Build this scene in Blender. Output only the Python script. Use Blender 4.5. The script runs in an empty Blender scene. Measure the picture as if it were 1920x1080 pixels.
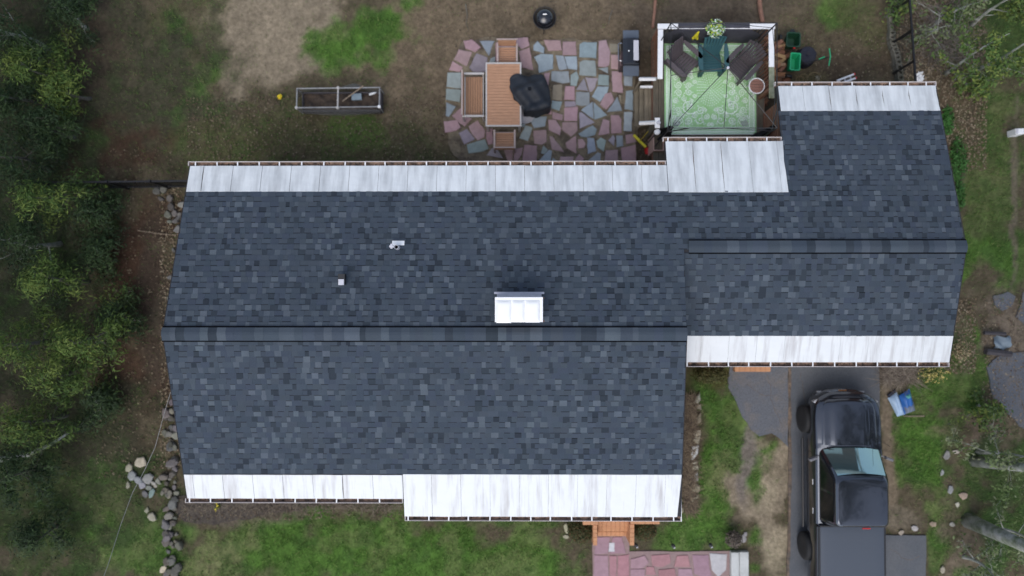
import bpy, math, random
import numpy as np
from mathutils import Vector, Matrix, Euler

random.seed(7)
rng = np.random.default_rng(7)
S_ = bpy.context.scene
C_ = S_.collection

# ------------------------------------------------------------------ camera
ZR = 4.0                      # height of the main ridge
PITCH = 0.2572                # roof rise per metre
CAM = Vector((8.6242, 0.8028, 16.6906 + ZR))
CAM_ROT = Euler((0.0185, 0.0071, -0.0001), 'XYZ')
cam_d = bpy.data.cameras.new('camera')
cam = bpy.data.objects.new('camera', cam_d)
C_.objects.link(cam)
cam.location = CAM
cam.rotation_euler = CAM_ROT
cam_d.sensor_width = 36.0
cam_d.lens = 24.0
cam_d.clip_end = 600
cam_d.dof.use_dof = True
cam_d.dof.focus_distance = 17.0
cam_d.dof.aperture_fstop = 0.024 / 0.22
S_.camera = cam

# ------------------------------------------------------------------ light
SUN_ELEV = math.radians(56)
SUN_DIR = Vector((-0.32, -0.95, 0)).normalized()      # towards the sun, on the map
world = bpy.data.worlds.new('World')
S_.world = world
world.use_nodes = True
wn, wl = world.node_tree.nodes, world.node_tree.links
wn.clear()
sky_n = wn.new('ShaderNodeTexSky')
sky_n.sky_type = 'NISHITA'
sky_n.sun_disc = False
sky_n.sun_elevation = SUN_ELEV
sky_n.sun_rotation = math.atan2(SUN_DIR.x, SUN_DIR.y)
sky_n.air_density = 1.0
sky_n.dust_density = 2.0
sky_n.ozone_density = 1.0
hsv = wn.new('ShaderNodeHueSaturation')
hsv.inputs['Saturation'].default_value = 0.72
bg = wn.new('ShaderNodeBackground')
bg.inputs['Strength'].default_value = 0.15
wo = wn.new('ShaderNodeOutputWorld')
wl.new(sky_n.outputs[0], hsv.inputs['Color'])
wl.new(hsv.outputs[0], bg.inputs['Color'])
wl.new(bg.outputs[0], wo.inputs['Surface'])
sun_d = bpy.data.lights.new('sun', 'SUN')
sun_d.energy = 0.85
sun_d.angle = math.radians(50)
sun_d.color = (1.0, 0.98, 0.96)
sun = bpy.data.objects.new('sun', sun_d)
C_.objects.link(sun)
sd = Vector((SUN_DIR.x * math.cos(SUN_ELEV), SUN_DIR.y * math.cos(SUN_ELEV), math.sin(SUN_ELEV)))
sun.rotation_euler = sd.to_track_quat('Z', 'Y').to_euler()
sun.location = (10, -20, 30)
S_.view_settings.view_transform = 'Standard'
S_.view_settings.look = 'None'
S_.view_settings.gamma = 1
S_.view_settings.use_curve_mapping = False
S_.view_settings.exposure = 0.56
S_.render.engine = 'CYCLES'
S_.cycles.max_bounces = 6
S_.cycles.transparent_max_bounces = 12

# ------------------------------------------------------------------ measuring: a photo pixel (1920 x 1080) turned into a map point
RM = CAM_ROT.to_matrix()
def ray(u, v):
    return RM @ Vector(((u - 960) / 1280.0, -(v - 540) / 1280.0, -1.0))
def at(u, v, z=0.0):
    d = ray(u, v)
    return CAM + d * ((z - CAM.z) / d.z)
def px_of(X, Y, Z=0.0):
    d = np.stack([X - CAM.x, Y - CAM.y, np.full_like(X, Z - CAM.z)], 0)
    q = np.array(RM.transposed()) @ d.reshape(3, -1)
    return (960 + 1280 * q[0] / -q[2]).reshape(X.shape), (540 - 1280 * q[1] / -q[2]).reshape(X.shape)

# ------------------------------------------------------------------ materials
def mat(name, col, rough=0.8, var=0.15, scale=8.0, bump=0.0, bscale=60.0, metal=0.0, coat=0.0, attr=False,
        stretch=(1, 1, 1), spec=0.5, col2=None, mix_scale=3.0, mix_at=0.5, mix_w=0.15, alpha=1.0, ior=1.5, world_co=False, mstretch=(1, 1, 1)):
    m = bpy.data.materials.new(name)
    m.use_nodes = True
    nt = m.node_tree
    N, L = nt.nodes, nt.links
    b = N['Principled BSDF']
    b.inputs['Roughness'].default_value = rough
    b.inputs['Metallic'].default_value = metal
    b.inputs['Specular IOR Level'].default_value = spec
    b.inputs['IOR'].default_value = ior
    b.inputs['Coat Weight'].default_value = coat
    b.inputs['Coat Roughness'].default_value = 0.03
    tc = N.new('ShaderNodeTexCoord')
    if world_co:
        g = N.new('ShaderNodeNewGeometry'); co = g.outputs['Position']
    else:
        co = tc.outputs['Object']
    mp = N.new('ShaderNodeMapping'); mp.inputs['Scale'].default_value = stretch
    L.new(co, mp.inputs['Vector'])
    nz = N.new('ShaderNodeTexNoise'); nz.inputs['Scale'].default_value = scale; nz.inputs['Detail'].default_value = 6
    nz.inputs['Roughness'].default_value = 0.65
    L.new(mp.outputs[0], nz.inputs['Vector'])
    mr = N.new('ShaderNodeMapRange')
    mr.inputs['From Min'].default_value = 0.25; mr.inputs['From Max'].default_value = 0.75
    mr.inputs['To Min'].default_value = 1 - var; mr.inputs['To Max'].default_value = 1 + var
    L.new(nz.outputs['Fac'], mr.inputs['Value'])
    base = None
    if attr:
        at_ = N.new('ShaderNodeAttribute'); at_.attribute_name = 'Col'
        base = at_.outputs['Color']
    else:
        rgb = N.new('ShaderNodeRGB'); rgb.outputs[0].default_value = (*col, 1)
        base = rgb.outputs[0]
    if col2 is not None:
        mp2 = N.new('ShaderNodeMapping'); mp2.inputs['Scale'].default_value = mstretch
        L.new(co, mp2.inputs['Vector'])
        n2 = N.new('ShaderNodeTexNoise'); n2.inputs['Scale'].default_value = mix_scale; n2.inputs['Detail'].default_value = 7
        n2.inputs['Roughness'].default_value = 0.6
        L.new(mp2.outputs[0], n2.inputs['Vector'])
        r2 = N.new('ShaderNodeMapRange')
        r2.inputs['From Min'].default_value = mix_at - mix_w; r2.inputs['From Max'].default_value = mix_at + mix_w
        L.new(n2.outputs['Fac'], r2.inputs['Value'])
        mx = N.new('ShaderNodeMix'); mx.data_type = 'RGBA'
        L.new(r2.outputs[0], mx.inputs['Factor'])
        L.new(base, mx.inputs['A']); mx.inputs['B'].default_value = (*col2, 1)
        base = mx.outputs['Result']
    vm = N.new('ShaderNodeVectorMath'); vm.operation = 'SCALE'
    L.new(base, vm.inputs[0]); L.new(mr.outputs[0], vm.inputs['Scale'])
    L.new(vm.outputs[0], b.inputs['Base Color'])
    if bump > 0:
        n3 = N.new('ShaderNodeTexNoise'); n3.inputs['Scale'].default_value = bscale; n3.inputs['Detail'].default_value = 5
        L.new(mp.outputs[0], n3.inputs['Vector'])
        bp = N.new('ShaderNodeBump'); bp.inputs['Strength'].default_value = bump; bp.inputs['Distance'].default_value = 0.02
        L.new(n3.outputs['Fac'], bp.inputs['Height']); L.new(bp.outputs[0], b.inputs['Normal'])
    if alpha < 1:
        b.inputs['Alpha'].default_value = alpha
    return m

M = {}
M['shingle'] = mat('shingle_granules', (1, 1, 1), 0.95, 0.24, 85, 0.35, 160, attr=True, spec=0.25, world_co=True, col2=(0.045, 0.058, 0.073), mix_scale=0.9, mix_at=0.75, mix_w=0.38, mstretch=(1.6, .5, .5))
M['underlay'] = mat('roof_underlayment', (0.03, 0.03, 0.035), 0.95, 0.2)
M['white_metal_s'] = mat('white_painted_metal', (0.68, 0.70, 0.70), 0.5, 0.03, 4, col2=(0.40, 0.385, 0.38), mix_scale=3.6,
                         mix_at=0.63, mix_w=0.14, mstretch=(1.6, 0.16, 0.16), world_co=True)
M['white_metal_n'] = mat('weathered_white_metal', (0.66, 0.69, 0.70), 0.55, 0.05, 5, col2=(0.40, 0.42, 0.43), mix_scale=3.0,
                         mix_at=0.57, mix_w=0.17, mstretch=(1.5, 0.22, 0.22), world_co=True)
M['seam'] = mat('seam_grime', (0.16, 0.13, 0.11), 0.9, 0.4, 20)
M['gutter_white'] = mat('aged_gutter_paint', (0.56, 0.51, 0.49), 0.6, 0.15, 5)
M['white_trim'] = mat('white_trim_paint', (0.74, 0.74, 0.74), 0.5, 0.08, 6)
M['gutter_in'] = mat('gutter_inside_grime', (0.36, 0.235, 0.165), 0.9, 0.45, 9, 0.4, 40, col2=(0.05, 0.035, 0.03), mix_scale=5)
M['gutter_dark'] = mat('gutter_brown', (0.12, 0.075, 0.06), 0.7, 0.2)
M['siding'] = mat('red_brown_siding', (0.19, 0.088, 0.055), 0.7, 0.08, 5)
M['glass'] = mat('window_glass', (0.02, 0.025, 0.03), 0.05, 0.05)
M['brick_orange'] = mat('orange_brick', (0.56, 0.29, 0.145), 0.85, 0.16, 14, 0.3, 60, col2=(0.47, 0.23, 0.12), mix_scale=7)
M['brick_dark'] = mat('chimney_brick', (0.13, 0.075, 0.06), 0.9, 0.3, 12, 0.4)
M['mortar'] = mat('mortar', (0.35, 0.29, 0.23), 0.95, 0.2, 20)
M['chim_white'] = mat('white_coated_cap', (0.86, 0.86, 0.85), 0.45, 0.03, 5)
M['chim_lilac'] = mat('lead_flashing', (0.42, 0.42, 0.48), 0.6, 0.15, 9)
M['vent_grey'] = mat('vent_grey_metal', (0.5, 0.5, 0.54), 0.5, 0.08)
M['vent_black'] = mat('ridge_vent_black', (0.004, 0.004, 0.005), 1.0, 0.1, spec=0.05)
M['black'] = mat('black_plastic', (0.012, 0.013, 0.015), 0.5, 0.2)
M['black_metal'] = mat('black_painted_steel', (0.012, 0.012, 0.014), 0.4, 0.2)
M['black_gloss'] = mat('black_enamel', (0.008, 0.009, 0.012), 0.12, 0.1, coat=0.6)
M['stone'] = mat('flagstone', (1, 1, 1), 0.9, 0.16, 7, 0.35, 40, attr=True, world_co=True, spec=0.3)
M['rock'] = mat('fieldstone', (1, 1, 1), 0.95, 0.3, 9, 0.6, 30, attr=True, world_co=True, spec=0.2)
M['concrete'] = mat('concrete', (0.55, 0.56, 0.54), 0.9, 0.1, 6, 0.2, 50, col2=(0.42, 0.43, 0.41), mix_scale=2.5)
M['asphalt'] = mat('asphalt', (0.092, 0.100, 0.112), 0.85, 0.22, 30, 0.4, 120, col2=(0.125, 0.128, 0.135), mix_scale=1.1, mix_at=0.54, mix_w=0.2, world_co=True, spec=0.35)
M['asphalt_old'] = mat('worn_asphalt', (0.118, 0.126, 0.142), 0.9, 0.3, 22, 0.5, 90, col2=(0.17, 0.15, 0.135), mix_scale=2.2, mix_at=0.62, mix_w=0.14, world_co=True, spec=0.3)
M['joint_dirt'] = mat('dirt_in_joint', (0.17, 0.12, 0.085), 0.95, 0.5, 9, col2=(0.08, 0.07, 0.06), mix_scale=4, world_co=True)
M['deckwood'] = mat('weathered_deck_wood', (0.125, 0.10, 0.07), 0.85, 0.35, 5, 0.3, 30, stretch=(5, 0.5, 5), col2=(0.07, 0.065, 0.045), mix_scale=2, world_co=True)
M['stepwood'] = mat('grey_step_wood', (0.21, 0.175, 0.125), 0.85, 0.3, 5, 0.3, 30, stretch=(5, 0.5, 5), col2=(0.13, 0.11, 0.075), mix_scale=2, world_co=True)
M['redwood'] = mat('reddish_deck_wood', (0.20, 0.092, 0.055), 0.8, 0.4, 6, 0.3, 30, stretch=(6, 0.4, 6), world_co=True)
M['tablewood'] = mat('teak_slat', (0.39, 0.215, 0.125), 0.65, 0.2, 5, 0.15, 40, stretch=(1, 6, 6))
M['tablewood_v'] = mat('teak_slat_lengthwise', (0.36, 0.20, 0.115), 0.65, 0.22, 5, 0.15, 40, stretch=(6, 1, 6))
M['alu'] = mat('light_grey_frame', (0.46, 0.44, 0.42), 0.45, 0.08)
M['alu_pink'] = mat('taupe_frame', (0.38, 0.30, 0.27), 0.5, 0.1)
M['alu_dull'] = mat('dull_grey_tube', (0.27, 0.275, 0.28), 0.6, 0.3, 4)
M['cover'] = mat('black_vinyl_cover', (0.015, 0.019, 0.026), 0.62, 0.25, 6, 0.12, 30, spec=.35)
M['rug'] = mat('green_rug', (0.30, 0.55, 0.23), 0.95, 0.12, 6, 0.1, 120, col2=(0.38, 0.62, 0.34), mix_scale=2)
M['rug_w'] = mat('rug_white_print', (0.84, 0.92, 0.86), 0.95, 0.08, 8)
M['chair_brown'] = mat('brown_grey_resin', (0.088, 0.072, 0.078), 0.6, 0.15, 8)
M['chair_teal'] = mat('dark_teal_resin', (0.026, 0.085, 0.098), 0.6, 0.15, 8)
M['chair_dark'] = mat('dark_umber_resin', (0.062, 0.052, 0.056), 0.6, 0.15, 8)
M['screen'] = mat('dark_screen_cloth', (0.045, 0.045, 0.058), 0.85, 0.2, 5)
M['yellow'] = mat('bright_yellow', (0.62, 0.56, 0.03), 0.5, 0.15)
M['red'] = mat('red_plastic', (0.5, 0.02, 0.02), 0.5, 0.1)
M['green_bright'] = mat('bright_green_plastic', (0.015, 0.33, 0.14), 0.4, 0.08)
M['green_dark'] = mat('dark_green_plastic', (0.007, 0.042, 0.020), 0.5, 0.2)
M['navy'] = mat('navy_cover', (0.012, 0.013, 0.024), 0.7, 0.2, 6)
M['firewood'] = mat('split_firewood', (1, 1, 1), 0.9, 0.35, 8, 0.4, 40, attr=True, stretch=(1, 5, 5))
M['wire'] = mat('tan_wire', (0.22, 0.16, 0.08), 0.6, 0.1)
M['chain'] = mat('chain_wire', (0.02, 0.02, 0.022), 0.6, 0.2)
M['pinkwood'] = mat('reddish_pole', (0.24, 0.125, 0.085), 0.85, 0.3, 8)
M['pinktrim'] = mat('pale_pink_trim', (0.48, 0.32, 0.27), 0.6, 0.1)
M['soil'] = mat('garden_soil', (0.040, 0.029, 0.023), 0.98, 0.4, 9, 0.8, 30, col2=(0.075, 0.055, 0.04), mix_scale=5)
M['mulch'] = mat('dark_mulch', (0.040, 0.032, 0.028), 0.98, 0.5, 22, 1.0, 40, col2=(0.09, 0.075, 0.058), mix_scale=7)
M['netting'] = mat('garden_netting', (0.20, 0.21, 0.215), 0.8, 0.3, 12, alpha=0.42)
M['blacknet'] = mat('black_netting', (0.01, 0.011, 0.014), 0.8, 0.3, 12)
M['bluegrey'] = mat('blue_grey_tub', (0.18, 0.23, 0.27), 0.6, 0.15)
M['block'] = mat('concrete_block', (0.20, 0.185, 0.15), 0.95, 0.3, 14, 0.4, col2=(0.11, 0.11, 0.08), mix_scale=4)
M['bark_pale'] = mat('pale_mossy_bark', (0.42, 0.415, 0.40), 0.95, 0.4, 8, 0.6, 25, col2=(0.12, 0.15, 0.08), mix_scale=3)
M['bark'] = mat('brown_bark', (0.085, 0.07, 0.058), 0.95, 0.4, 8, 0.6, 25, col2=(0.14, 0.14, 0.12), mix_scale=3)
M['twig'] = mat('dry_twig', (0.24, 0.19, 0.14), 0.9, 0.3, 10)
M['leaf'] = mat('leaf', (1, 1, 1), 0.7, 0.15, 8, attr=True, spec=0.3)
M['blade'] = mat('grass_blade', (1, 1, 1), 0.75, 0.1, 8, attr=True, spec=0.25)
M['litter'] = mat('dead_leaf', (1, 1, 1), 0.9, 0.15, 8, attr=True, spec=0.2)
M['paint'] = mat('black_truck_paint', (0.058, 0.066, 0.082), 0.17, 0.03, 3, coat=1.0, metal=0.8)
M['tonneau'] = mat('black_vinyl_bed_cover', (0.050, 0.062, 0.082), 0.5, 0.06, 30)
M['shield'] = mat('windshield_glass', (0.20, 0.32, 0.335), 0.05, 0.03, metal=0.75, coat=1.0)
M['darkglass'] = mat('dark_tinted_glass', (0.006, 0.008, 0.009), 0.05, 0.05)
M['tyre'] = mat('tyre_rubber', (0.014, 0.014, 0.015), 0.8, 0.2)
M['rim'] = mat('dark_alloy', (0.14, 0.14, 0.15), 0.3, 0.1, metal=0.8)
M['lamp'] = mat('headlamp_lens', (0.42, 0.42, 0.43), 0.1, 0.1, coat=1.0)
M['amber'] = mat('amber_lens', (0.4, 0.15, 0.03), 0.3, 0.1)
M['chrome'] = mat('chrome', (0.55, 0.56, 0.58), 0.18, 0.05, metal=1.0)
M['bag_blue'] = mat('printed_blue_bag', (0.022, 0.115, 0.37), 0.4, 0.15, 6)
M['bag_pale'] = mat('pale_blue_bag', (0.33, 0.46, 0.62), 0.4, 0.12, 6)
M['bag_grey'] = mat('bag_print_grey', (0.13, 0.16, 0.22), 0.5, 0.2, 9)
M['bag_green'] = mat('bag_print_green', (0.06, 0.27, 0.25), 0.5, 0.2, 9)
M['flower_y'] = mat('yellow_flower', (0.65, 0.50, 0.03), 0.7, 0.1)
M['white_plastic'] = mat('white_plastic', (0.78, 0.79, 0.80), 0.45, 0.05)
M['timber'] = mat('dark_timber', (0.055, 0.05, 0.055), 0.9, 0.3, 8)
M['cable'] = mat('grey_cable', (0.27, 0.27, 0.27), 0.6, 0.1)
M['terracotta'] = mat('side_table_slat', (0.23, 0.115, 0.085), 0.7, 0.2, 9)

# ------------------------------------------------------------------ mesh helpers
class MB:
    def __init__(self):
        self.v, self.f, self.c = [], [], []
    def add(self, vs, fs, col=None):
        o = len(self.v)
        self.v += [tuple(p) for p in vs]
        for f in fs:
            self.f.append(tuple(i + o for i in f))
            self.c.append(col)
        return self
    def box(self, c, s, rz=0.0, ch=0.0, col=None, rot=None):
        x, y, z = s[0] / 2, s[1] / 2, s[2] / 2
        R = rot if rot is not None else Matrix.Rotation(rz, 3, 'Z')
        c = Vector(c)
        if ch <= 0:
            vs = [Vector(p) for p in ((-x, -y, -z), (x, -y, -z), (x, y, -z), (-x, y, -z), (-x, -y, z), (x, -y, z), (x, y, z), (-x, y, z))]
            fs = [(0, 3, 2, 1), (4, 5, 6, 7), (0, 1, 5, 4), (1, 2, 6, 5), (2, 3, 7, 6), (3, 0, 4, 7)]
        else:
            a, b = x - ch, y - ch
            vs = [Vector(p) for p in ((-x, -y, -z), (x, -y, -z), (x, y, -z), (-x, y, -z), (-x, -y, z - ch), (x, -y, z - ch), (x, y, z - ch), (-x, y, z - ch),
                                      (-a, -b, z), (a, -b, z), (a, b, z), (-a, b, z))]
            fs = [(0, 3, 2, 1), (8, 9, 10, 11)]
            for i in range(4):
                j = (i + 1) % 4
                fs += [(i, j, 4 + j, 4 + i), (4 + i, 4 + j, 8 + j, 8 + i)]
        return self.add([R @ p + c for p in vs], fs, col)
    def prism(self, poly, z0, z1, ch=0.0, col=None):
        n = len(poly)
        area = sum(poly[i][0] * poly[(i + 1) % n][1] - poly[(i + 1) % n][0] * poly[i][1] for i in range(n))
        if area < 0: poly = poly[::-1]
        vs = [(p[0], p[1], z0) for p in poly] + [(p[0], p[1], z1 - ch) for p in poly]
        fs = [tuple(range(n - 1, -1, -1))]
        for i in range(n):
            j = (i + 1) % n
            fs.append((i, j, n + j, n + i))
        if ch > 0:
            ins = []
            for i in range(n):
                p, a, b = Vector(poly[i]), Vector(poly[i - 1]), Vector(poly[(i + 1) % n])
                d1 = (p - a).normalized(); d2 = (b - p).normalized()
                nn = Vector((-d1.y - d2.y, d1.x + d2.x))
                if nn.length < 1e-6: nn = Vector((-d1.y, d1.x))
                nn.normalize()
                q = p + nn * ch
                ins.append((q.x, q.y, z1))
            vs += ins
            for i in range(n):
                j = (i + 1) % n
                fs.append((n + i, n + j, 2 * n + j, 2 * n + i))
            fs.append(tuple(range(2 * n, 3 * n)))
        else:
            fs.append(tuple(range(n, 2 * n)))
        return self.add(vs, fs, col)
    def tube(self, pts, r, seg=8, col=None, cap=True):
        pts = [Vector(p) for p in pts]
        n = len(pts)
        rs = r if isinstance(r, (list, tuple)) else [r] * n
        vs, fs = [], []
        up = None
        for i, p in enumerate(pts):
            t = (pts[min(i + 1, n - 1)] - pts[max(i - 1, 0)])
            t = t.normalized() if t.length > 1e-9 else Vector((0, 0, 1))
            if up is None:
                up = Vector((0, 0, 1)) if abs(t.z) < 0.9 else Vector((1, 0, 0))
            a = up - t * up.dot(t)
            a = a.normalized() if a.length > 1e-6 else t.orthogonal().normalized()
            up = a
            b = t.cross(a)
            for k in range(seg):
                w = 2 * math.pi * k / seg
                vs.append(p + (a * math.cos(w) + b * math.sin(w)) * rs[i])
        for i in range(n - 1):
            for k in range(seg):
                k2 = (k + 1) % seg
                fs.append((i * seg + k, i * seg + k2, (i + 1) * seg + k2, (i + 1) * seg + k))
        if cap:
            fs.append(tuple(range(seg - 1, -1, -1)))
            fs.append(tuple((n - 1) * seg + k for k in range(seg)))
        return self.add(vs, fs, col)
    def lathe(self, prof, seg=20, c=(0, 0, 0), axis='Z', col=None):
        vs, fs = [], []
        for r, z in prof:
            for k in range(seg):
                w = 2 * math.pi * k / seg
                if axis == 'Z': vs.append((c[0] + r * math.cos(w), c[1] + r * math.sin(w), c[2] + z))
                else: vs.append((c[0] + z, c[1] + r * math.cos(w), c[2] + r * math.sin(w)))
        for i in range(len(prof) - 1):
            for k in range(seg):
                k2 = (k + 1) % seg
                fs.append((i * seg + k, i * seg + k2, (i + 1) * seg + k2, (i + 1) * seg + k))
        if prof[0][0] > 1e-4: fs.append(tuple(range(seg - 1, -1, -1)))
        if prof[-1][0] > 1e-4: fs.append(tuple((len(prof) - 1) * seg + k for k in range(seg)))
        return self.add(vs, fs, col)
    def grid(self, fn, nu, nv, col=None):
        vs = [fn(i / nu, j / nv) for j in range(nv + 1) for i in range(nu + 1)]
        fs = [(j * (nu + 1) + i, j * (nu + 1) + i + 1, (j + 1) * (nu + 1) + i + 1, (j + 1) * (nu + 1) + i) for j in range(nv) for i in range(nu)]
        return self.add(vs, fs, col)
    def build(self, name, material, parent=None, smooth=False, kind=None, bevel=0.0):
        me = bpy.data.meshes.new(name)
        me.from_pydata(self.v, [], self.f)
        if any(c is not None for c in self.c):
            at_ = me.color_attributes.new('Col', 'FLOAT_COLOR', 'CORNER')
            buf = []
            for f, c in zip(self.f, self.c):
                c = c or (0.5, 0.5, 0.5)
                buf += [c[0], c[1], c[2], 1.0] * len(f)
            at_.data.foreach_set('color', buf)
        if smooth:
            me.polygons.foreach_set('use_smooth', [True] * len(me.polygons))
        me.materials.append(material)
        me.update()
        o = bpy.data.objects.new(name, me)
        C_.objects.link(o)
        if parent is not None: o.parent = parent
        if kind: o['kind'] = kind
        if bevel > 0:
            b = o.modifiers.new('bevel', 'BEVEL'); b.width = bevel; b.segments = 2; b.limit_method = 'ANGLE'
        return o

def np_mesh(name, V, F, col, material, parent=None, smooth=False, kind=None):
    V = np.asarray(V, dtype=np.float32); F = np.asarray(F, dtype=np.int32)
    me = bpy.data.meshes.new(name)
    me.vertices.add(len(V)); me.vertices.foreach_set('co', V.ravel())
    k = F.shape[1]
    me.loops.add(F.size); me.loops.foreach_set('vertex_index', F.ravel())
    me.polygons.add(len(F)); me.polygons.foreach_set('loop_start', np.arange(0, F.size, k, dtype=np.int32))
    me.polygons.foreach_set('loop_total', np.full(len(F), k, dtype=np.int32))
    if smooth: me.polygons.foreach_set('use_smooth', np.ones(len(F), dtype=bool))
    if col is not None:
        ca = me.color_attributes.new('Col', 'FLOAT_COLOR', 'POINT')
        c4 = np.ones((len(V), 4), dtype=np.float32); c4[:, :3] = col
        ca.data.foreach_set('color', c4.ravel())
    me.materials.append(material)
    me.update(calc_edges=True)
    o = bpy.data.objects.new(name, me)
    C_.objects.link(o)
    if parent is not None: o.parent = parent
    if kind: o['kind'] = kind
    return o

def thing(name, label, cat, loc=(0, 0, 0), rz=0.0, group=None):
    o = bpy.data.objects.new(name, None)
    C_.objects.link(o)
    o.empty_display_size = 0.2
    o.location = loc; o.rotation_euler = (0, 0, rz)
    o['label'] = label; o['category'] = cat
    if group: o['group'] = group
    return o
def tag(o, label, cat, group=None):
    o['label'] = label; o['category'] = cat
    if group: o['group'] = group
    return o
def vnoise(x, y, seed=0, octaves=4, base=1.0):
    """smooth value noise on arrays, 0..1"""
    out = np.zeros_like(x); amp = 1.0; tot = 0
    for o in range(octaves):
        f = base * 2 ** o
        r = np.random.default_rng(seed + o * 17)
        tab = r.random((64, 64))
        gx, gy = x * f, y * f
        ix, iy = np.floor(gx).astype(int), np.floor(gy).astype(int)
        fx, fy = gx - ix, gy - iy
        fx = fx * fx * (3 - 2 * fx); fy = fy * fy * (3 - 2 * fy)
        a = tab[ix % 64, iy % 64]; b = tab[(ix + 1) % 64, iy % 64]; c = tab[ix % 64, (iy + 1) % 64]; d = tab[(ix + 1) % 64, (iy + 1) % 64]
        out += amp * (a + (b - a) * fx + (c - a) * fy + (a - b - c + d) * fx * fy)
        tot += amp; amp *= 0.55
    return out / tot
def jit(c, a=0.1):
    k = 1 + random.uniform(-a, a)
    return tuple(max(0.002, v * k * (1 + random.uniform(-a, a) * 0.3)) for v in c)

# ================================================================== GROUND
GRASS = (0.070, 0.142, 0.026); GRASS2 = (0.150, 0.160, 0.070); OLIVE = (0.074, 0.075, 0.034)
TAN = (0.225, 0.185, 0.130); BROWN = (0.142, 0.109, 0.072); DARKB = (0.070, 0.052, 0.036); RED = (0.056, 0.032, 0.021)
LIT = (0.105, 0.083, 0.060); PALE = (0.33, 0.28, 0.19)
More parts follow.
